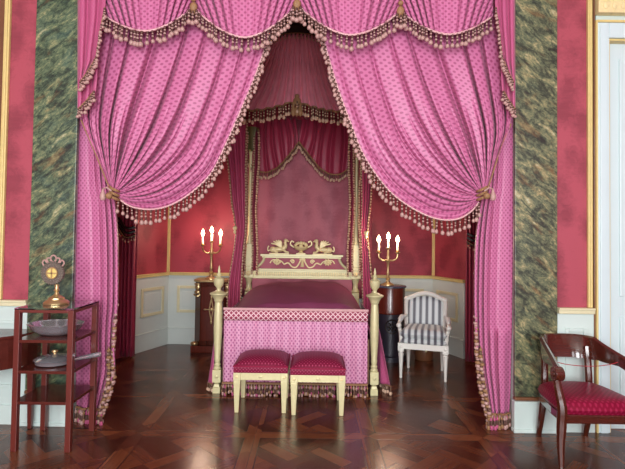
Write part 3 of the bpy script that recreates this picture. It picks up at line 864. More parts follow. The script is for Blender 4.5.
# foot valance: cream edge, lattice braid, gathered skirt
xa, xb = P(224, 330, 4.99).x, P(367.5, 330, 4.99).x; ztop = P(296, 309, 4.99).z
bm = B()
def skirt(u, v):
    z = ztop-.012-(ztop-.012-.105)*v
    am = .002+.011*v**.8
    return Vector((xa+(xb-xa)*u, 4.985-am*fold(2*PI*13*u+1.3*math.sin(9*u)+.4*v, 2.4)-.012*v, z))
grid(bm, skirt, 220, 36, lambda u, v: (u*1.9, v*.72)); obj('foot_valance', bm, M['bedpink'], bed, solid=.004, uv=True)
bm = B(); grid(bm, lambda u, v: Vector((xa+(xb-xa)*u, 4.962, ztop-.018-.1*v)), 60, 2, lambda u, v: (u*(xb-xa), v*.1))
obj('braid', bm, M['lattice'], bed, solid=.006, uv=True)
bm = B(); tube(bm, [(xa-.005, 4.975, ztop-.005), (xb+.005, 4.975, ztop-.005)], .014, 8); box(bm, xa, xb, 4.97, 5.03, ztop-.02, ztop-.001); obj('edge_roll', bm, M['cord'], bed)
fringe(bed, Path([(xa+(xb-xa)*i/10, 4.945, .122) for i in range(11)]), .0155, .115, mesh=(T_HEM2, T_HEM, T_ROSE, T_HEM2, T_HEM), cord=M['goldcord'], rc=.012, wide=.5, jit=.25)
# side skirts flaring to the floor
for s, xf in ((-1, fpx[0]-.02), (1, fpx[1]+.02)):
    def sk(u, v, s=s, xf=xf):
        z = .70-(.70-.09)*v
        yy = 5.06+1.75*u
        fl = (.015+(.02*v if s < 0 else .085*v**.7))*(1-.3*u)
        return Vector((xf+s*(fl+(.025+.02*v)*fold(2*PI*11*u+(.9 if s < 0 else 2.6), 1.6)*v), yy-.05*v*(1-u), z))
    bm = B(); grid(bm, sk, 130, 20, lambda u, v: (u*2, v*.7)); obj('side_valance', bm, M['pinkplain'], bed, solid=.004, uv=True)
    dark_fringe(bed, Path([sk(i/30, 1)+Vector((s*.005, 0, 0)) for i in range(31)]), .04, .085, wide=.2)
# mounded bedspread
bs = B()
def spread(u, v):
    a = -1+2*u; w = .78
    yy = 5.06+1.84*v
    prof = max(0.0, 1-abs(a)**5)**.52
    top = .875+.085*min(1, v*1.6)**.8+.012*math.sin(7*v+3*a)+.008*math.sin(13*a)
    if v > .93: top -= .1*((v-.93)/.07)**2
    if v < .04: top -= .05*(1-v/.04)
    return Vector((XC+a*w+.015, yy, .52+(top-.52)*prof))
grid(bs, spread, 60, 60, lambda u, v: (u, v))
tag(obj('bedspread', bs, M['plum'], loc=(XC, 6, .5), uv=True, solid=.02), 'dark plum velvet bedspread mounded over the bed behind the pink foot valance', 'bedspread')

# ================================================================== CANOPY
can = thing('bed_canopy', 'dark rose pleated tent canopy with fringe hanging above the bed', 'canopy', (XC, 6.7, 3.1))
ZR = 3.2; YF = 6.15; YK = 7.14
cxm = P(297, 60, 6.5).x
# crown
bm = B(); lathe(bm, [(.36, 4.24), (.38, 4.26), (.38, 4.36), (.34, 4.40), (.2, 4.5), (.03, 4.68)], cxm, 6.72, 28); obj('crown', bm, M['dark'], can)
dark_fringe(can, Path([(cxm+.375*math.cos(a), 6.72+.375*math.sin(a), 4.25) for a in [PI+PI*i/16 for i in range(17)]]), .05, .08)
# tent: front and two sides
def scal(u):      # lower edge height of the front, u in 0..1
    return ZR-.005+.1*(1-min(1, abs(2*u-1)*1.6))**1.6-.03*math.sin(PI*min(1, abs(2*u-1)*1.05))
HWc = .98
def tent_front(u, v):
    a = PI+.35+(PI-.7)*u
    top = Vector((cxm+.36*math.cos(a), 6.72+.36*math.sin(a), 4.26))
    bot = Vector((cxm-HWc+2*HWc*u, YF, scal(u)))
    q = top.lerp(bot, v); q.z -= .1*math.sin(PI*v); q.y += .05*math.sin(PI*v)
    q.y -= (.012+.032*v)*fold(2*PI*17*u+1.1*math.sin(9*u), 2.6); return q
bm = B(); grid(bm, tent_front, 260, 24, lambda u, v: (u*2, v))
obj('tent_front', bm, M['canopy'], can, solid=.004, uv=True)
for s in (-1, 1):
    def tent_side(u, v, s=s):
        a = PI+.35+(PI-.7)*(0 if s < 0 else 1)
        a2 = a+(-s)*0
        top = Vector((cxm+.36*math.cos(a)*(1), 6.72+.36*math.sin(a)+(.5*u), 4.26))
        bot = Vector((cxm+s*HWc, YF+(YK-YF)*u, ZR-.02))
        q = top.lerp(bot, v); q.z -= .1*math.sin(PI*v); q.x += s*.015*fold(2*PI*9*u, 1.7); return q
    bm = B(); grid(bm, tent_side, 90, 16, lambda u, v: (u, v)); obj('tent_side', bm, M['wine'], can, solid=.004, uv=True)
ef = Path([tent_front(i/60, 1) for i in range(61)])
# front fringe: individually hung tassels, dim in the shade
T_DARK = tassel_mesh('tassel', M['dstrand'], M['dtip'])
fringe(can, ef, .062, .16, mesh=T_DARK, cord=M['goldcord'], rc=.012, wide=.75, off=(0, -.02, 0))
# centre knot of the front edge
p = P(297, 101, YF-.04); bm = B()
ball(bm, p, .05, .03, .05); ball(bm, p+Vector((0, 0, .06)), .03)
for dx in (-.045, 0, .045): lathe(bm, [(.01, p.z-.02), (.018, p.z-.08), (.03, p.z-.12), (.028, p.z-.17), (.003, p.z-.2)], p.x+dx, p.y-.01, 8)
obj('knot', bm, M['goldcord'], can)
# cloth lining behind the bed head
bm = B(); 
def bk(u, v):
    return Vector((hpx[0]-.25+(hpx[1]-hpx[0]+.5)*u, YK+.02-.006*fold(2*PI*5*u, 1), 3.3-2.6*v))
grid(bm, bk, 60, 12, lambda u, v: (u, v)); obj('back_cloth', bm, M['backcloth'], can, solid=.004, uv=True)
# swags on the back, meeting under a knot in the middle
for L in (True, False):
    if L: low = [(299, 142), (290, 154), (277, 168), (264, 172.5), (254, 168), (247, 158)]
    else: low = [(299, 142), (309, 155), (322, 170), (336, 175), (347, 170), (355, 160)]
    lo = Path([P(a, b, 7.02) for a, b in low])
    tx0, tx1 = lo.at(0).x, lo.at(1).x
    def bsw(u, v, lo=lo, tx0=tx0, tx1=tx1, L=L):
        q = lo.at(u); t = Vector((tx0+(tx1-tx0)*(.05+.95*u), 7.06, 3.3))
        r = t.lerp(q, v); r.y -= .03*math.sin(PI*v)+.026*fold(2*PI*(7*u+.5*math.sin(3*u+(0 if L else 2)))+1.1*v, 3)
        r.x += .03*math.sin(PI*v)*math.sin(9*u); return r
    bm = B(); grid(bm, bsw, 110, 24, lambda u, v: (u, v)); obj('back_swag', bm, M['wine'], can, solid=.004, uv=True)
    dark_fringe(can, Path([bsw(i/30, 1) for i in range(31)]), .035, .1, rc=.011)
# narrow fringed drapes hugging both head posts
for x in hpx:
    for s in (-1, 1):
        def pd(u, v, x=x, s=s):
            z = 3.1-2.0*v; wv = .03*math.sin(6*v+s)+.02*math.sin(17*v)
            return Vector((x+s*(.042+.07*u+.012*math.sin(9*v)), HY-.06-.015*fold(2*PI*1.5*u, 1)-.02*math.sin(PI*v)+wv*.3, z))
        bm = B(); grid(bm, pd, 14, 40, lambda u, v: (u*.1, v*2)); obj('post_drape', bm, M['wine_dark'], can, solid=.004, uv=True)
        for e in (0, 1): dark_fringe(can, Path([pd(e, i/30) for i in range(31)]), .034, .06, rc=.01, wide=.3)
# long side drapes from the canopy corners down beside the bed
for L in (True, False):
    pr = ([(120, 220, 247), (160, 228, 246), (200, 232, 246), (228, 236, 246), (250, 234, 243.5), (280, 229, 241.5), (306, 227.5, 240.5), (345, 226, 240)] if L else
          [(120, 360, 384), (160, 361.5, 374), (200, 362, 370.5), (232, 361, 367.5), (250, 362, 369), (280, 362.5, 372), (306, 363, 374.5), (345, 363, 376)])
    po = Path([(a, y, 0) for y, a, b in pr]); pi = Path([(b, y, 0) for y, a, b in pr])
    def sd(u, v, po=po, pi=pi):
        q = po.at(v).lerp(pi.at(v), u)
        return P(q.x, q.y, 6.62-.035*fold(2*PI*3.2*u+.9, 1.6)*(.5+.5*abs(v-.5)))
    bm = B(); grid(bm, sd, 50, 50, lambda u, v: (u*.4, v*3)); obj('side_drape', bm, M['rose_drape'], can, solid=.004, uv=True)
    for e in (0, 1):
        dark_fringe(can, Path([sd(e, i/36) for i in range(37)]), .04, .06, rc=.009, wide=.24)
    kp = P(235 if L else 366, 228 if L else 233, 6.5); bm = B()
    ball(bm, kp, .03); ball(bm, kp+Vector((0, 0, -.05)), .018, .018, .03); obj('tieback_knob', bm, M['gold'], can)

# ================================================================== STOOLS
def stool(cx, yf, label):
    root = thing('stool', label, 'stool', (cx, yf+.22, 0), group='cream stools at the foot of the bed')
    w, dd = .243, .235; cy = yf+dd
    for sx in (-1, 1):
        for sy in (-1, 1):
            bm = B(); x, y = cx+sx*(w-.03), cy+sy*(dd-.03)
            taper(bm, x+sx*.0, y, 0, .29, .036, .062); box(bm, x-.033, x+.033, y-.033, y+.033, .29, .36)
            l = obj('leg', bm, M['cream'], root, smooth=False, bevel=.004)
            if sy < 0:
                bm = B(); ball(bm, (x, y-.034, .325), .014, .007, .014, 10, 6); obj('rosette', bm, M['gold'], l)
    bm = B(); box(bm, cx-w+.008, cx+w-.008, cy-dd+.006, cy-dd+.04, .295, .358); box(bm, cx-w+.008, cx+w-.008, cy+dd-.04, cy+dd-.006, .295, .358)
    box(bm, cx-w+.006, cx-w+.04, cy-dd+.01, cy+dd-.01, .295, .358); box(bm, cx+w-.04, cx+w-.006, cy-dd+.01, cy+dd-.01, .295, .358)
    ball(bm, (cx, cy-dd+.004, .327), .022, .007, .014, 12, 6)
    obj('seat_rail', bm, M['cream'], root, smooth=False, bevel=.003)
    bm = B()
    def top(u, v):
        a, b = -1+2*u, -1+2*v
        k = (1-abs(a)**4.5)*(1-abs(b)**4.5)
        return Vector((cx+a*w, cy+b*dd, .415+.062*max(0, k)**.6+.022*(1-a*a)*(1-b*b)))
    grid(bm, top, 26, 26, lambda u, v: (u*.49, v*.45))
    side = [(-1, -1), (1, -1), (1, 1), (-1, 1)]
    for k in range(4):
        a, b = side[k], side[(k+1) % 4]
        def sd(u, v, a=a, b=b):
            x = a[0]+(b[0]-a[0])*u; y = a[1]+(b[1]-a[1])*u; o = 1+.012*math.sin(PI*v)
            return Vector((cx+x*w*o, cy+y*dd*o, .36+.055*v))
        grid(bm, sd, 26, 5, lambda u, v: (u*.49, v*.055))
    bmesh.ops.remove_doubles(bm, verts=bm.verts[:], dist=.0008)
    cu = obj('cushion', bm, M['seat'], root, uv=False)
    bm = B(); tube(bm, [(cx+x*w*1.005, cy+y*dd*1.005, .416) for x, y in side+[side[0]]], .007, 6); obj('piping', bm, M['seat2'], cu)
stool((P(233.7, 411, 4.47).x+P(286.7, 411, 4.47).x)/2, 4.445, 'left one of two cream stools with crimson dotted cushions before the bed')
stool((P(290, 413.5, 4.41).x+P(344, 413.5, 4.41).x)/2+.004, 4.4, 'right one of two cream stools with crimson dotted cushions before the bed')

# ================================================================== CANDELABRA AND CABINETS
def candelabrum(x, y, z, h, label):
    root = thing('candelabrum', label, 'candelabrum', (x, y, z), group='lit three-candle candelabra')
    bm = B(); lathe(bm, [(.085, z), (.085, z+.012), (.06, z+.025), (.03, z+.04), (.022, z+.07), (.034, z+.09), (.02, z+.11), (.016, z+.13)], x, y, 20); obj('foot', bm, M['brass'], root)
    za = z+h*.60
    bm = B(); lathe(bm, [(.016, z+.13), (.022, z+.16), (.015, z+.2), (.018, za-.08), (.03, za-.05), (.018, za-.02), (.024, za), (.014, za+.03), (.012, za+.1), (.03, za+.115), (.032, za+.125)], x, y, 16); obj('stem', bm, M['brass'], root)
    tops = [(0, za+.125)]
    for s in (-1, 1):
        bm = B(); tube(bm, Path([(x, y, za-.03), (x+s*.06, y, za-.045), (x+s*.115, y, za-.01), (x+s*.125, y, za+.05)]).pts(18), .011, 7)
        lathe(bm, [(.012, za+.045), (.034, za+.06), (.036, za+.068), (.014, za+.07), (.02, za+.085), (.018, za+.09)], x+s*.125, y, 14)
        tops.append((s*.125, za+.085)); obj('arm', bm, M['brass'], root)
    for dx, zt in tops:
        bm = B(); ch = .1; lathe(bm, [(.014, zt-.005), (.0135, zt+ch), (.003, zt+ch+.006)], x+dx, y, 12); c = obj('candle', bm, M['wax'], root)
        bm = B(); zf = zt+ch+.004; lathe(bm, [(.004, zf), (.02, zf+.018), (.027, zf+.038), (.02, zf+.068), (.008, zf+.094), (.001, zf+.105)], x+dx, y, 12); obj('flame', bm, M['flame'], c)
        ld = bpy.data.lights.new('candle_light', 'POINT'); ld.energy = 8; ld.color = (1, .72, .55); ld.shadow_soft_size = .03
        lo = bpy.data.objects.new('candle_light', ld); C.objects.link(lo); lo.location = (x+dx, y-.03, zf+.05)
# left: mahogany cabinet with canted corners
cy0_, cy1_ = 6.72, 7.14; cxa, cxb = P(194, 300, 6.74).x, P(230, 300, 6.74).x; cz = P(210, 280, 6.72).z
cab = thing('cabinet', 'tall mahogany cabinet with brass mounts left of the bed', 'cabinet', ((cxa+cxb)/2, 6.93, 0))
bm = B(); box(bm, cxa-.02, cxb+.02, cy0_-.05, cy1_, 0, .09); obj('plinth', bm, M['flamewood'], cab, smooth=False, bevel=.006)
bm = B(); ct = .09
vprism(bm, [(cxa, cy1_), (cxa, cy0_+ct), (cxa+ct, cy0_), (cxb-ct, cy0_), (cxb, cy0_+ct), (cxb, cy1_)][::-1], .09, cz-.03); obj('body', bm, M['mahogany'], cab, smooth=False, bevel=.004)
bm = B(); vprism(bm, [(cxa-.02, cy1_), (cxa-.02, cy0_+ct-.02), (cxa+ct-.01, cy0_-.025), (cxb-ct+.01, cy0_-.025), (cxb+.02, cy0_+ct-.02), (cxb+.02, cy1_)][::-1], cz-.03, cz); obj('top', bm, M['brass'], cab, smooth=False, bevel=.005)
bm = B(); da, db = cxa+ct+.015, cxb-ct-.015; box(bm, da, db, cy0_-.012, cy0_+.005, .15, cz-.09)
dr = obj('door', bm, M['flamewood'], cab, smooth=False, bevel=.004)
bm = B(); mx = (da+db)/2; mz = .58
for q, r in (((mx, mz+.15), (mx+.028, mz)), ((mx+.028, mz), (mx, mz-.15)), ((mx, mz-.15), (mx-.028, mz)), ((mx-.028, mz), (mx, mz+.15))):
    tube(bm, [(q[0], cy0_-.018, q[1]), (r[0], cy0_-.018, r[1])], .008, 6)
for dx, dz in ((0, .17), (0, -.17)): ball(bm, (mx+dx, cy0_-.018, mz+dz), .014, .008, .03)
tube(bm, [(mx-.085, cy0_-.018, mz), (mx+.085, cy0_-.018, mz)], .007, 6); ball(bm, (mx, cy0_-.02, mz), .026, .012, .026)
for s in (-1, 1): ball(bm, (mx+s*.085, cy0_-.018, mz), .02, .01, .012)
obj('lozenge_mount', bm, M['brass'], dr)
bm = B()
for s, xx in ((-1, cxa+ct*.5), (1, cxb-ct*.5)):
    yy = cy0_+ct*.5-.012
    ball(bm, (xx, yy, cz-.1), .04, .02, .045); ball(bm, (xx, yy-.01, cz-.17), .045, .02, .03); ball(bm, (xx, yy-.005, cz-.06), .05, .02, .016)
    tube(bm, Path([(xx-.05, yy-.01, cz-.2), (xx, yy-.03, cz-.225), (xx+.05, yy-.01, cz-.19)]).pts(8), .012, 6)
obj('corner_mount', bm, M['brass'], cab)
bm = B()
for xx in (cxa+.02, cxb-.02): ball(bm, (xx, cy0_-.0, .115), .055, .045, .03)
obj('claw_foot', bm, M['brass'], cab)
cz_l = cz
candelabrum(P(211, 262, 6.86).x, 6.88, cz, P(211, 229, 6.88).z-cz-.02, 'lit brass three-candle candelabrum on the cabinet left of the bed')
# right: round pedestal cupboard
pxr = P(390.5, 320, 6.45).x; pyr = 6.5; rr = .195; pz = P(390, 286, 6.4).z
cup = thing('pedestal_cupboard', 'round dark mahogany pedestal cupboard right of the bed', 'cupboard', (pxr, pyr, 0))
bm = B(); lathe(bm, [(rr+.02, 0), (rr+.02, .06), (rr, .075)], pxr, pyr, 36); obj('plinth', bm, M['slate'], cup)
bm = B(); lathe(bm, [(rr-.01, .07), (rr-.01, pz-.36)], pxr, pyr, 36); obj('lower_drum', bm, M['slate'], cup)
bm = B(); lathe(bm, [(rr, pz-.36), (rr+.006, pz-.35), (rr, pz-.34), (rr, pz-.025)], pxr, pyr, 36); obj('upper_drum', bm, M['flamewood'], cup)
bm = B(); lathe(bm, [(rr, pz-.025), (rr+.016, pz-.02), (rr+.016, pz-.004), (rr+.008, pz)], pxr, pyr, 36); obj('top', bm, M['bluegrey'], cup)
bm = B(); zc = P(389, 327, 6.3).z
tube(bm, [(pxr+.085*math.cos(a), pyr-rr+.0-.002+.018*math.cos(a)**2, zc+.085*math.sin(a)) for a in [2*PI*i/28 for i in range(29)]], .009, 6, cap=False)
for k in range(8):
    a = k*PI/4; ball(bm, (pxr+.045*math.cos(a), pyr-rr+.0, zc+.045*math.sin(a)), .022, .01, .014, 8, 5, rot=Matrix.Rotation(-a, 3, 'Y'))
ball(bm, (pxr, pyr-rr-.004, zc), .02, .012, .02)
obj('wreath_mount', bm, M['dark'], cup)
candelabrum(P(388, 270, pyr).x, pyr, pz, P(388, 237, pyr).z-pz-.02, 'lit brass three-candle candelabrum on the round cupboard right of the bed')

# ================================================================== WHITE STRIPED ARMCHAIR
wc = thing('armchair', 'white painted armchair upholstered in grey and white stripes right of the bed', 'armchair', (1.33, 5.785, 0), math.radians(-16))
def wl(x, y):
    bm = B(); lathe(bm, [(.012, 0), (.017, .015), (.014, .03), (.024, .24), (.03, .28), (.022, .29), (.032, .3), (.03, .315)], x, y, 14, lob=.05, lobn=7)
    box(bm, x-.032, x+.032, y-.032, y+.032, .315, .40); ball(bm, (x, y-.033, .36), .018, .007, .018, 10, 6)
    obj('leg', bm, M['chairwhite'], wc, local=True)
for x, y in ((-.245, -.235), (.245, -.235), (-.2, .22), (.2, .22)): wl(x, y)
bm = B(); vprism(bm, [(-.27, -.25), (.27, -.25), (.225, .24), (-.225, .24)], .33, .395)
obj('seat_rail', bm, M['chairwhite'], wc, local=True, smooth=False, bevel=.008)
def pad(bm, x0, x1, d0, d1, z0, z1, tp=0.04, pw=5):
    nu = 24
    def surf(sgn):
        def f(u, v):
            a, b = -1+2*u, -1+2*v
            k = max(0, (1-abs(a)**pw)*(1-abs(b)**pw))**.5; mid = (z0+z1)/2
            x = (x0+x1)/2+a*(x1-x0)/2*(1-tp*(b+1)/2*2); y = (d0+d1)/2+b*(d1-d0)/2
            return Vector((x, y, mid+sgn*(z1-z0)/2*k))
        return f
    grid(bm, surf(1), nu, nu, lambda u, v: (u*(x1-x0), v*(d1-d0))); grid(bm, surf(-1), nu, nu, lambda u, v: (u*(x1-x0), v*(d1-d0)))
    bmesh.ops.remove_doubles(bm, verts=bm.verts[:], dist=.0005)
bm = B(); pad(bm, -.262, .262, -.248, .23, .375, .455, .07, 9); obj('seat', bm, M['stripe'], wc, local=True)
bm = B(); pad(bm, -.262, .262, -.258, .2, .44, .565, .07, 7); obj('cushion', bm, M['stripe'], wc, local=True)
# arched back: frame and padded panel
def backpt(x, z, off=0): return Vector((x, .225+(z-.45)*.14+off, z))
ar = [(-.222, .42), (-.235, .78), (-.23, .84), (-.17, .862), (-.095, .9), (0, .918), (.095, .9), (.17, .862), (.23, .84), (.235, .78), (.222, .42)]
bm = B()
for i, (x, z) in enumerate(ar[:-1]):
    x2, z2 = ar[i+1]; n = 5
    pts = [backpt(x+(x2-x)*k/n, z+(z2-z)*k/n) for k in range(n+1)]
    tube(bm, pts, .026, 8)
tube(bm, [backpt(-.215, .47), backpt(.215, .47)], .024, 8)
for x in (-.231, .231): ball(bm, backpt(x, .84), .034, .03, .03)
obj('back_frame', bm, M['chairwhite'], wc, local=True)
bm = B()
def bp(sgn):
    def f(u, v):
        a = -1+2*u; zt = .88-.065*abs(a)**2
        z = .46+(zt-.46)*v; k = max(0, (1-abs(a)**6)*(1-abs(2*v-1)**8))**.5
        return backpt(a*.213, z, -sgn*.03*k)
    return f
grid(bm, bp(1), 24, 24, lambda u, v: (u*.41+.031, v*.45)); grid(bm, bp(-1), 24, 24, lambda u, v: (u*.41+.031, v*.45))
obj('backrest', bm, M['stripe'], wc, local=True, uv=True)
for s in (-1, 1):
    bm = B(); tube(bm, Path([(s*.225, .25, .64), (s*.262, .1, .63), (s*.278, -.09, .61), (s*.278, -.17, .595)]).pts(16), .022, 8)
    ball(bm, (s*.278, -.18, .585), .03, .03, .03)
    tube(bm, Path([(s*.278, -.165, .58), (s*.27, -.14, .53), (s*.258, -.17, .48), (s*.25, -.2, .39)]).pts(14), .021, 8)
    a = obj('arm', bm, M['chairwhite'], wc, local=True)
    bm = B(); tube(bm, [(s*.25, .14, .645), (s*.266, .06, .648), (s*.274, -.05, .638), (s*.276, -.11, .624)], [.014, .03, .03, .014], 10); obj('arm_pad', bm, M['stripe'], a, local=True)

# small round wooden tub behind the armchair
bx, by = P(423, 358, 6.55).x, 6.5
bz0 = 0
tb = thing('wooden_tub', 'small brown wooden tub on the floor behind the striped armchair', 'tub', (bx, by, 0))
bm = B(); lathe(bm, [(.105, 0), (.118, .02), (.128, .18), (.122, .2), (.11, .19), (.1, .03)], bx, by, 24); obj('body', bm, M['brownwood'], tb)
bm = B(); ball(bm, (bx, by-.125, .13), .014, .01, .014); obj('knob', bm, M['cream'], tb)

# ================================================================== RIGHT: GONDOLA CHAIR
gx, gy = 2.065, 3.765
gc = thing('tub_chair', 'mahogany tub chair with curved back rail and crimson seat by the white door', 'chair', (gx, gy, 0))
HWf, HWb = .285, .20
def gpt(x, y, z): return (gx+x, gy+y, z)
# seat
bm = B()
def seat_outline(t):   # 0..1 around, front edge first
    pass
def st(u, v):
    a, b = -1+2*u, -1+2*v
    w = (.302-.06*((b+1)/2)**1.8)
    # round the back
    yb = .27-.06*abs(a)**3
    y = -.275+(.02*(1-a*a))*-1*(1-v)+(yb+.275)*v
    k = max(0, (1-abs(a)**5)*(1-abs(b)**5))**.5
    return Vector(gpt(a*w, y, .40+.075*k))
grid(bm, st, 30, 30, lambda u, v: (u*.62, v*.55))
def st2(u, v):
    q = st(u, v); a, b = -1+2*u, -1+2*v
    return Vector((gx+(q.x-gx)*.985, q.y, .365 if max(abs(a), abs(b)) < .999 else .40))
grid(bm, st2, 30, 30, lambda u, v: (u*.62, v*.55))
bmesh.ops.remove_doubles(bm, verts=bm.verts[:], dist=.0006)
obj('seat', bm, M['seat2'], gc)
bm = B()
fr = [(-.29, -.285), (.29, -.285), (.28, -.1), (.23, .2), (.17, .235), (-.17, .235), (-.23, .2), (-.28, -.1)]
vprism(bm, [(gx+x, gy+y) for x, y in fr], .305, .367)
obj('seat_rail', bm, M['mahogany_h'], gc, smooth=False, bevel=.006)
for s in (-1, 1):
    bm = B()   # front leg sweeping up into the arm scroll
    pts = Path([gpt(s*.285, -.262, 0), gpt(s*.29, -.262, .15), gpt(s*.288, -.27, .3), gpt(s*.292, -.285, .42), gpt(s*.308, -.275, .52), gpt(s*.312, -.25, .6), gpt(s*.305, -.22, .66)])
    n = 26; pp = pts.pts(n)
    tube(bm, pp, [.019+.016*min(1, i/(n*.4)) if i < n*.6 else .035-.012*(i-n*.6)/(n*.4) for i in range(n+1)], 8)
    obj('front_leg', bm, M['mahogany'], gc)
    bm = B(); pts = Path([gpt(s*.19, .29, 0), gpt(s*.19, .235, .2), gpt(s*.18, .215, .4), gpt(s*.175, .222, .6), gpt(s*.17, .235, .74)])
    tube(bm, pts.pts(22), [.02+.008*min(1, i/8) for i in range(23)], 8); obj('back_leg', bm, M['mahogany'], gc)
# the wrap-around rail
RP = Path([(0, .272, 0), (.09, .265, 0), (.165, .225, 0), (.212, .15, 0), (.236, .04, 0), (.268, -.1, 0), (.306, -.25, 0)])
def rail(t):    # t -1..1, plan curve from the left arm tip round the back to the right arm tip
    q = RP.at(abs(t)); return (q.x if t >= 0 else -q.x), q.y
def zrange(a):
    zt = .822 if a < .4 else .822-(.822-.70)*((a-.4)/.6)**.85
    hh = .178 if a < .36 else .178-.085*min(1, (a-.36)/.36)
    return zt, zt-hh
bm = B(); NS = 96; rows = []
for i in range(NS+1):
    t = -1+2*i/NS; x, y = rail(t); x2, y2 = rail(min(1, t+.01)); x1, y1 = rail(max(-1, t-.01))
    tx, ty = x2-x1, y2-y1; l = math.hypot(tx, ty); nx, ny = ty/l, -tx/l
    zt, zb_ = zrange(abs(t)); th = .014+.008*abs(t)
    lean = .045*(1 if abs(t) < .5 else 1-(abs(t)-.5)*2)
    o = []
    for (n_, z, k) in ((-th, zb_, 0), (th, zb_, 0), (th, zt-.012, 1), (0, zt, 1), (-th, zt-.012, 1)):
        o.append(bm.verts.new(gpt(x+nx*n_+0, y+ny*n_+lean*k, z)))
    rows.append(o)
for i in range(NS):
    for k in range(5):
        bm.faces.new((rows[i][k], rows[i+1][k], rows[i+1][(k+1) % 5], rows[i][(k+1) % 5]))
bm.faces.new(rows[0]); bm.faces.new(rows[-1][::-1])
obj('back_rail', bm, M['mahogany_h'], gc)
for s in (-1, 1):
    bm = B(); x, y = rail(s*1.0)
    for k in range(1):
        m_ = Matrix.Translation(Vector(gpt(x, y+.0, .645))) @ Matrix.Rotation(PI/2, 4, 'Y')
        bmesh.ops.create_cone(bm, cap_ends=True, segments=24, radius1=.05, radius2=.05, depth=.062, matrix=m_)
        bmesh.ops.create_cone(bm, cap_ends=True, segments=20, radius1=.022, radius2=.022, depth=.074, matrix=m_)
    obj('arm_scroll', bm, M['mahogany'], gc, bevel=.004)
pts = Path([gpt(-.285, -.06, .70), gpt(-.15, -.06, .665), gpt(.02, -.06, .652), gpt(.17, -.06, .665), gpt(.285, -.06, .70)])
bm = B(); tube(bm, pts.pts(30), .003, 6); tag(obj('barrier_cord', bm, M['redcord'], loc=(gx, gy-.06, .652)), 'thin red cord strung from arm to arm across the mahogany tub chair', 'cord')

# ================================================================== LEFT: SHELF STAND AND WHAT IS ON IT
sx0, sx1, sy0, sy1 = P(14.5, 448, 3.63).x, P(68.3, 448.5, 3.63).x, 3.63, 4.02
szt = P(40, 308.5, 3.6).z
sh = thing('shelf_stand', 'open red-brown wooden shelf stand with glass top before the left marble pier', 'shelf', ((sx0+sx1)/2, (sy0+sy1)/2, 0))
lw = .0205
for x in (sx0, sx1):
    for y in (sy0, sy1):
        bm = B(); box(bm, x-lw, x+lw, y-lw, y+lw, 0, szt-.012); obj('leg', bm, M['redwood'], sh, smooth=False, bevel=.003)
shz = [P(40, 340.5, 3.6).z, P(40, 371.5, 3.6).z, P(40, 402.5, 3.6).z]
for k, z in enumerate(shz):
    bm = B(); A, Bx, Cy, Dy, e = sx0+lw, sx1-lw, sy0+lw, sy1-lw, 2*lw-.003
    vprism(bm, [(A, Cy-e), (Bx, Cy-e), (Bx, Cy), (Bx+e, Cy), (Bx+e, Dy), (Bx, Dy), (Bx, Dy+e), (A, Dy+e), (A, Dy), (A-e, Dy), (A-e, Cy), (A, Cy)], z-.022, z)
    obj('shelf', bm, M['darkwood'], sh, smooth=False, bevel=.002)
bm = B()
box(bm, sx0+lw, sx1-lw, sy0-lw, sy0+.012, szt-.035, szt-.013); box(bm, sx0+lw, sx1-lw, sy1-.012, sy1+lw, szt-.035, szt-.013)
box(bm, sx0-lw, sx0+.012, sy0+lw, sy1-lw, szt-.035, szt-.013); box(bm, sx1-.012, sx1+lw, sy0+lw, sy1-lw, szt-.035, szt-.013)
obj('top_rail', bm, M['redwood'], sh, smooth=False, bevel=.003)
bm = B(); box(bm, sx0-lw, sx1+lw, sy0-lw, sy1+lw, szt-.012, szt); obj('glass_top', bm, M['glass'], sh, smooth=False)
# monstrance-like stand on the glass
mx, my = P(56.5, 300, 3.84).x, 3.84; mz = szt+.001
mo = thing('monstrance', 'gilt monstrance with round medallion standing on the glass top', 'monstrance', (mx, my, mz))
zk = P(53, 273, my).z
bm = B(); lathe(bm, [(.092, mz), (.094, mz+.012), (.08, mz+.026), (.06, mz+.036), (.058, mz+.048), (.036, mz+.062), (.02, mz+.074)], mx, my, 28, lob=.03, lobn=8); obj('foot', bm, M['brass'], mo)
bm = B(); lathe(bm, [(.02, mz+.07), (.013, mz+.09), (.022, mz+.105), (.014, mz+.12), (.017, mz+.15), (.011, zk-.085)], mx, my, 16); obj('stem', bm, M['brass'], mo)
dxm = P(53, 273, my).x
def disc(bm, r, y, th, mi=0, seg=40, wav=0.0):
    m_ = Matrix.Translation((dxm, y, zk)) @ Matrix.Rotation(PI/2, 4, 'X')
    bmesh.ops.create_cone(bm, cap_ends=True, segments=seg, radius1=r, radius2=r*.96, depth=th, matrix=m_)
bm = B(); disc(bm, .086, my, .022)
for k in range(30):
    a = 2*PI*k/30; ball(bm, (dxm+.084*math.cos(a), my-.008, zk+.084*math.sin(a)), .009, .01, .009, 8, 5)
for k in range(18):
    a = 2*PI*k/18; ball(bm, (dxm+.062*math.cos(a), my-.012, zk+.062*math.sin(a)), .009, .006, .009, 8, 5)
md = obj('medallion', bm, M['steel'], mo)
bm = B(); disc(bm, .04, my-.012, .012); obj('lens', bm, simple('gilt_disc', (222, 204, 120), .4, .2), md)
bm = B(); box(bm, dxm-.005, dxm+.005, my-.024, my-.016, zk-.04, zk+.04); box(bm, dxm-.04, dxm+.04, my-.024, my-.016, zk-.005, zk+.005)
tube(bm, [(dxm+.042*math.cos(a), my-.018, zk+.042*math.sin(a)) for a in [2*PI*i/32 for i in range(33)]], .005, 6, cap=False)
obj('cross_bar', bm, M['brass'], md)
bm = B(); zq = zk+.086
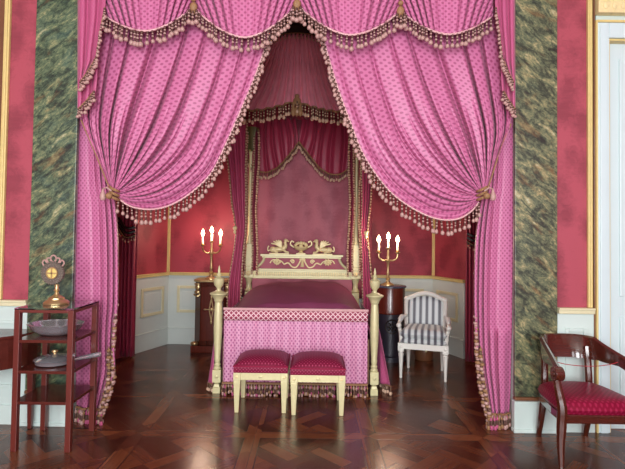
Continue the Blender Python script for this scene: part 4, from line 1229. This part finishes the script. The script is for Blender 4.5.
for s in (-1, 1):
    tube(bm, Path([(dxm+s*.068, my, zq-.036), (dxm+s*.085, my, zq-.006), (dxm+s*.066, my, zq+.015), (dxm+s*.052, my, zq-.006)]).pts(12), .006, 6)
    tube(bm, Path([(dxm+s*.04, my, zq-.008), (dxm+s*.05, my, zq+.024), (dxm+s*.026, my, zq+.03), (dxm+s*.012, my, zq+.005)]).pts(12), .006, 6)
tube(bm, [(dxm+.022*math.cos(a), my, zq+.026+.026*math.sin(a)) for a in [2*PI*i/20 for i in range(21)]], .006, 6, cap=False)
obj('crown', bm, M['tip'], mo)
# silver bowl on the upper shelf
bxx, byy, bz = P(57, 330, 3.84).x, 3.83, shz[0]+.001
bw = B()
lathe(bw, [(.001, bz), (.1, bz), (.14, bz+.016), (.18, bz+.045), (.196, bz+.07), (.208, bz+.082), (.212, bz+.086), (.204, bz+.088), (.188, bz+.072), (.17, bz+.045), (.13, bz+.02), (.001, bz+.012)], bxx, byy, 48, sy=.8, lob=.018, lobn=12)
tag(obj('bowl', bw, M['silver'], loc=(bxx, byy, bz)), 'wide shallow silver bowl with lobed rim on the shelf below the glass top', 'bowl')
# silver pan with a long handle on the middle shelf
pz0 = shz[1]+.001; ppx, ppy = P(56, 362, 3.84).x, 3.82
pan = thing('saucepan', 'lidded silver saucepan with long handle on the middle shelf of the stand', 'saucepan', (ppx, ppy, pz0))
bm = B(); lathe(bm, [(.001, pz0), (.11, pz0), (.135, pz0+.01), (.142, pz0+.035), (.148, pz0+.04), (.14, pz0+.042)], ppx, ppy, 36); obj('pan', bm, M['silver'], pan)
bm = B(); lathe(bm, [(.145, pz0+.043), (.12, pz0+.055), (.07, pz0+.066), (.03, pz0+.07), (.02, pz0+.074)], ppx, ppy, 32)
l = obj('lid', bm, M['silver'], pan)
bm = B(); lathe(bm, [(.012, pz0+.072), (.01, pz0+.08), (.024, pz0+.092), (.02, pz0+.104), (.002, pz0+.108)], ppx, ppy, 14); obj('knob', bm, M['brass'], l)
bm = B(); a = P(73, 361, 3.78); b = P(98, 354, 3.75)
st_ = Vector((ppx+.135, ppy-.02, pz0+.034)); en = Vector((b.x, 3.79, P(98, 354, 3.79).z))
tube(bm, [st_, st_.lerp(en, .25), st_.lerp(en, .5), st_.lerp(en, .85), en, en+(en-st_)*.02], [.013, .012, .016, .02, .017, .006], 12); obj('handle', bm, M['silver'], pan)

# half-round console at the left edge
kx, ky, kr = -2.72, 4.12, .49; kz = .79
kt = thing('console_table', 'dark mahogany half-round console table against the wall at the left edge', 'table', (kx, ky-.2, 0))
def half(bm, r, z0, z1, n=28):
    vprism(bm, [(kx+r*math.cos(PI+PI*i/n), ky+r*math.sin(PI+PI*i/n)*.96) for i in range(n+1)], z0, z1)
bm = B(); half(bm, kr, kz-.025, kz); obj('tabletop', bm, M['darkwood'], kt, smooth=False, bevel=.006)
bm = B(); half(bm, kr-.02, kz-.26, kz-.025); obj('apron', bm, M['darkwood'], kt, smooth=False, bevel=.004)
for a in (0.16, .5, .84):
    th = PI+PI*a; x, y = kx+(kr-.055)*math.cos(th), ky+(kr-.055)*math.sin(th)*.96
    if a == .84: x, y = P(30, 424, 4.05).x, 4.05
    if a == .16: x, y = 2*kx-P(30, 424, 4.05).x, 4.05
    bm = B(); taper(bm, x, y, 0, kz-.26, .03, .052); obj('leg', bm, M['redwood'], kt, smooth=False, bevel=.004)

# ================================================================== LIGHT
for i, w in enumerate(WX):
    ld = bpy.data.lights.new('window_daylight', 'AREA'); ld.shape = 'RECTANGLE'; ld.size = 2*WW; ld.size_y = 3.7
    ld.energy = (150, 380, 100)[i]; ld.color = (.95, .97, 1.0)
    lo = bpy.data.objects.new('window_daylight', ld); C.objects.link(lo); lo.location = (w, -3.05, 2.25); lo.rotation_euler = (PI/2, 0, 0)
wd = bpy.data.worlds.new('daylight'); SC.world = wd; wd.use_nodes = True
wd.node_tree.nodes['Background'].inputs[0].default_value = (.8, .88, 1, 1); wd.node_tree.nodes['Background'].inputs[1].default_value = 1.0
vs = SC.view_settings; vs.view_transform = 'Standard'; vs.look = 'None'; vs.gamma = 1; vs.exposure = 0.0; vs.use_curve_mapping = False
SC.cycles.use_denoising = True
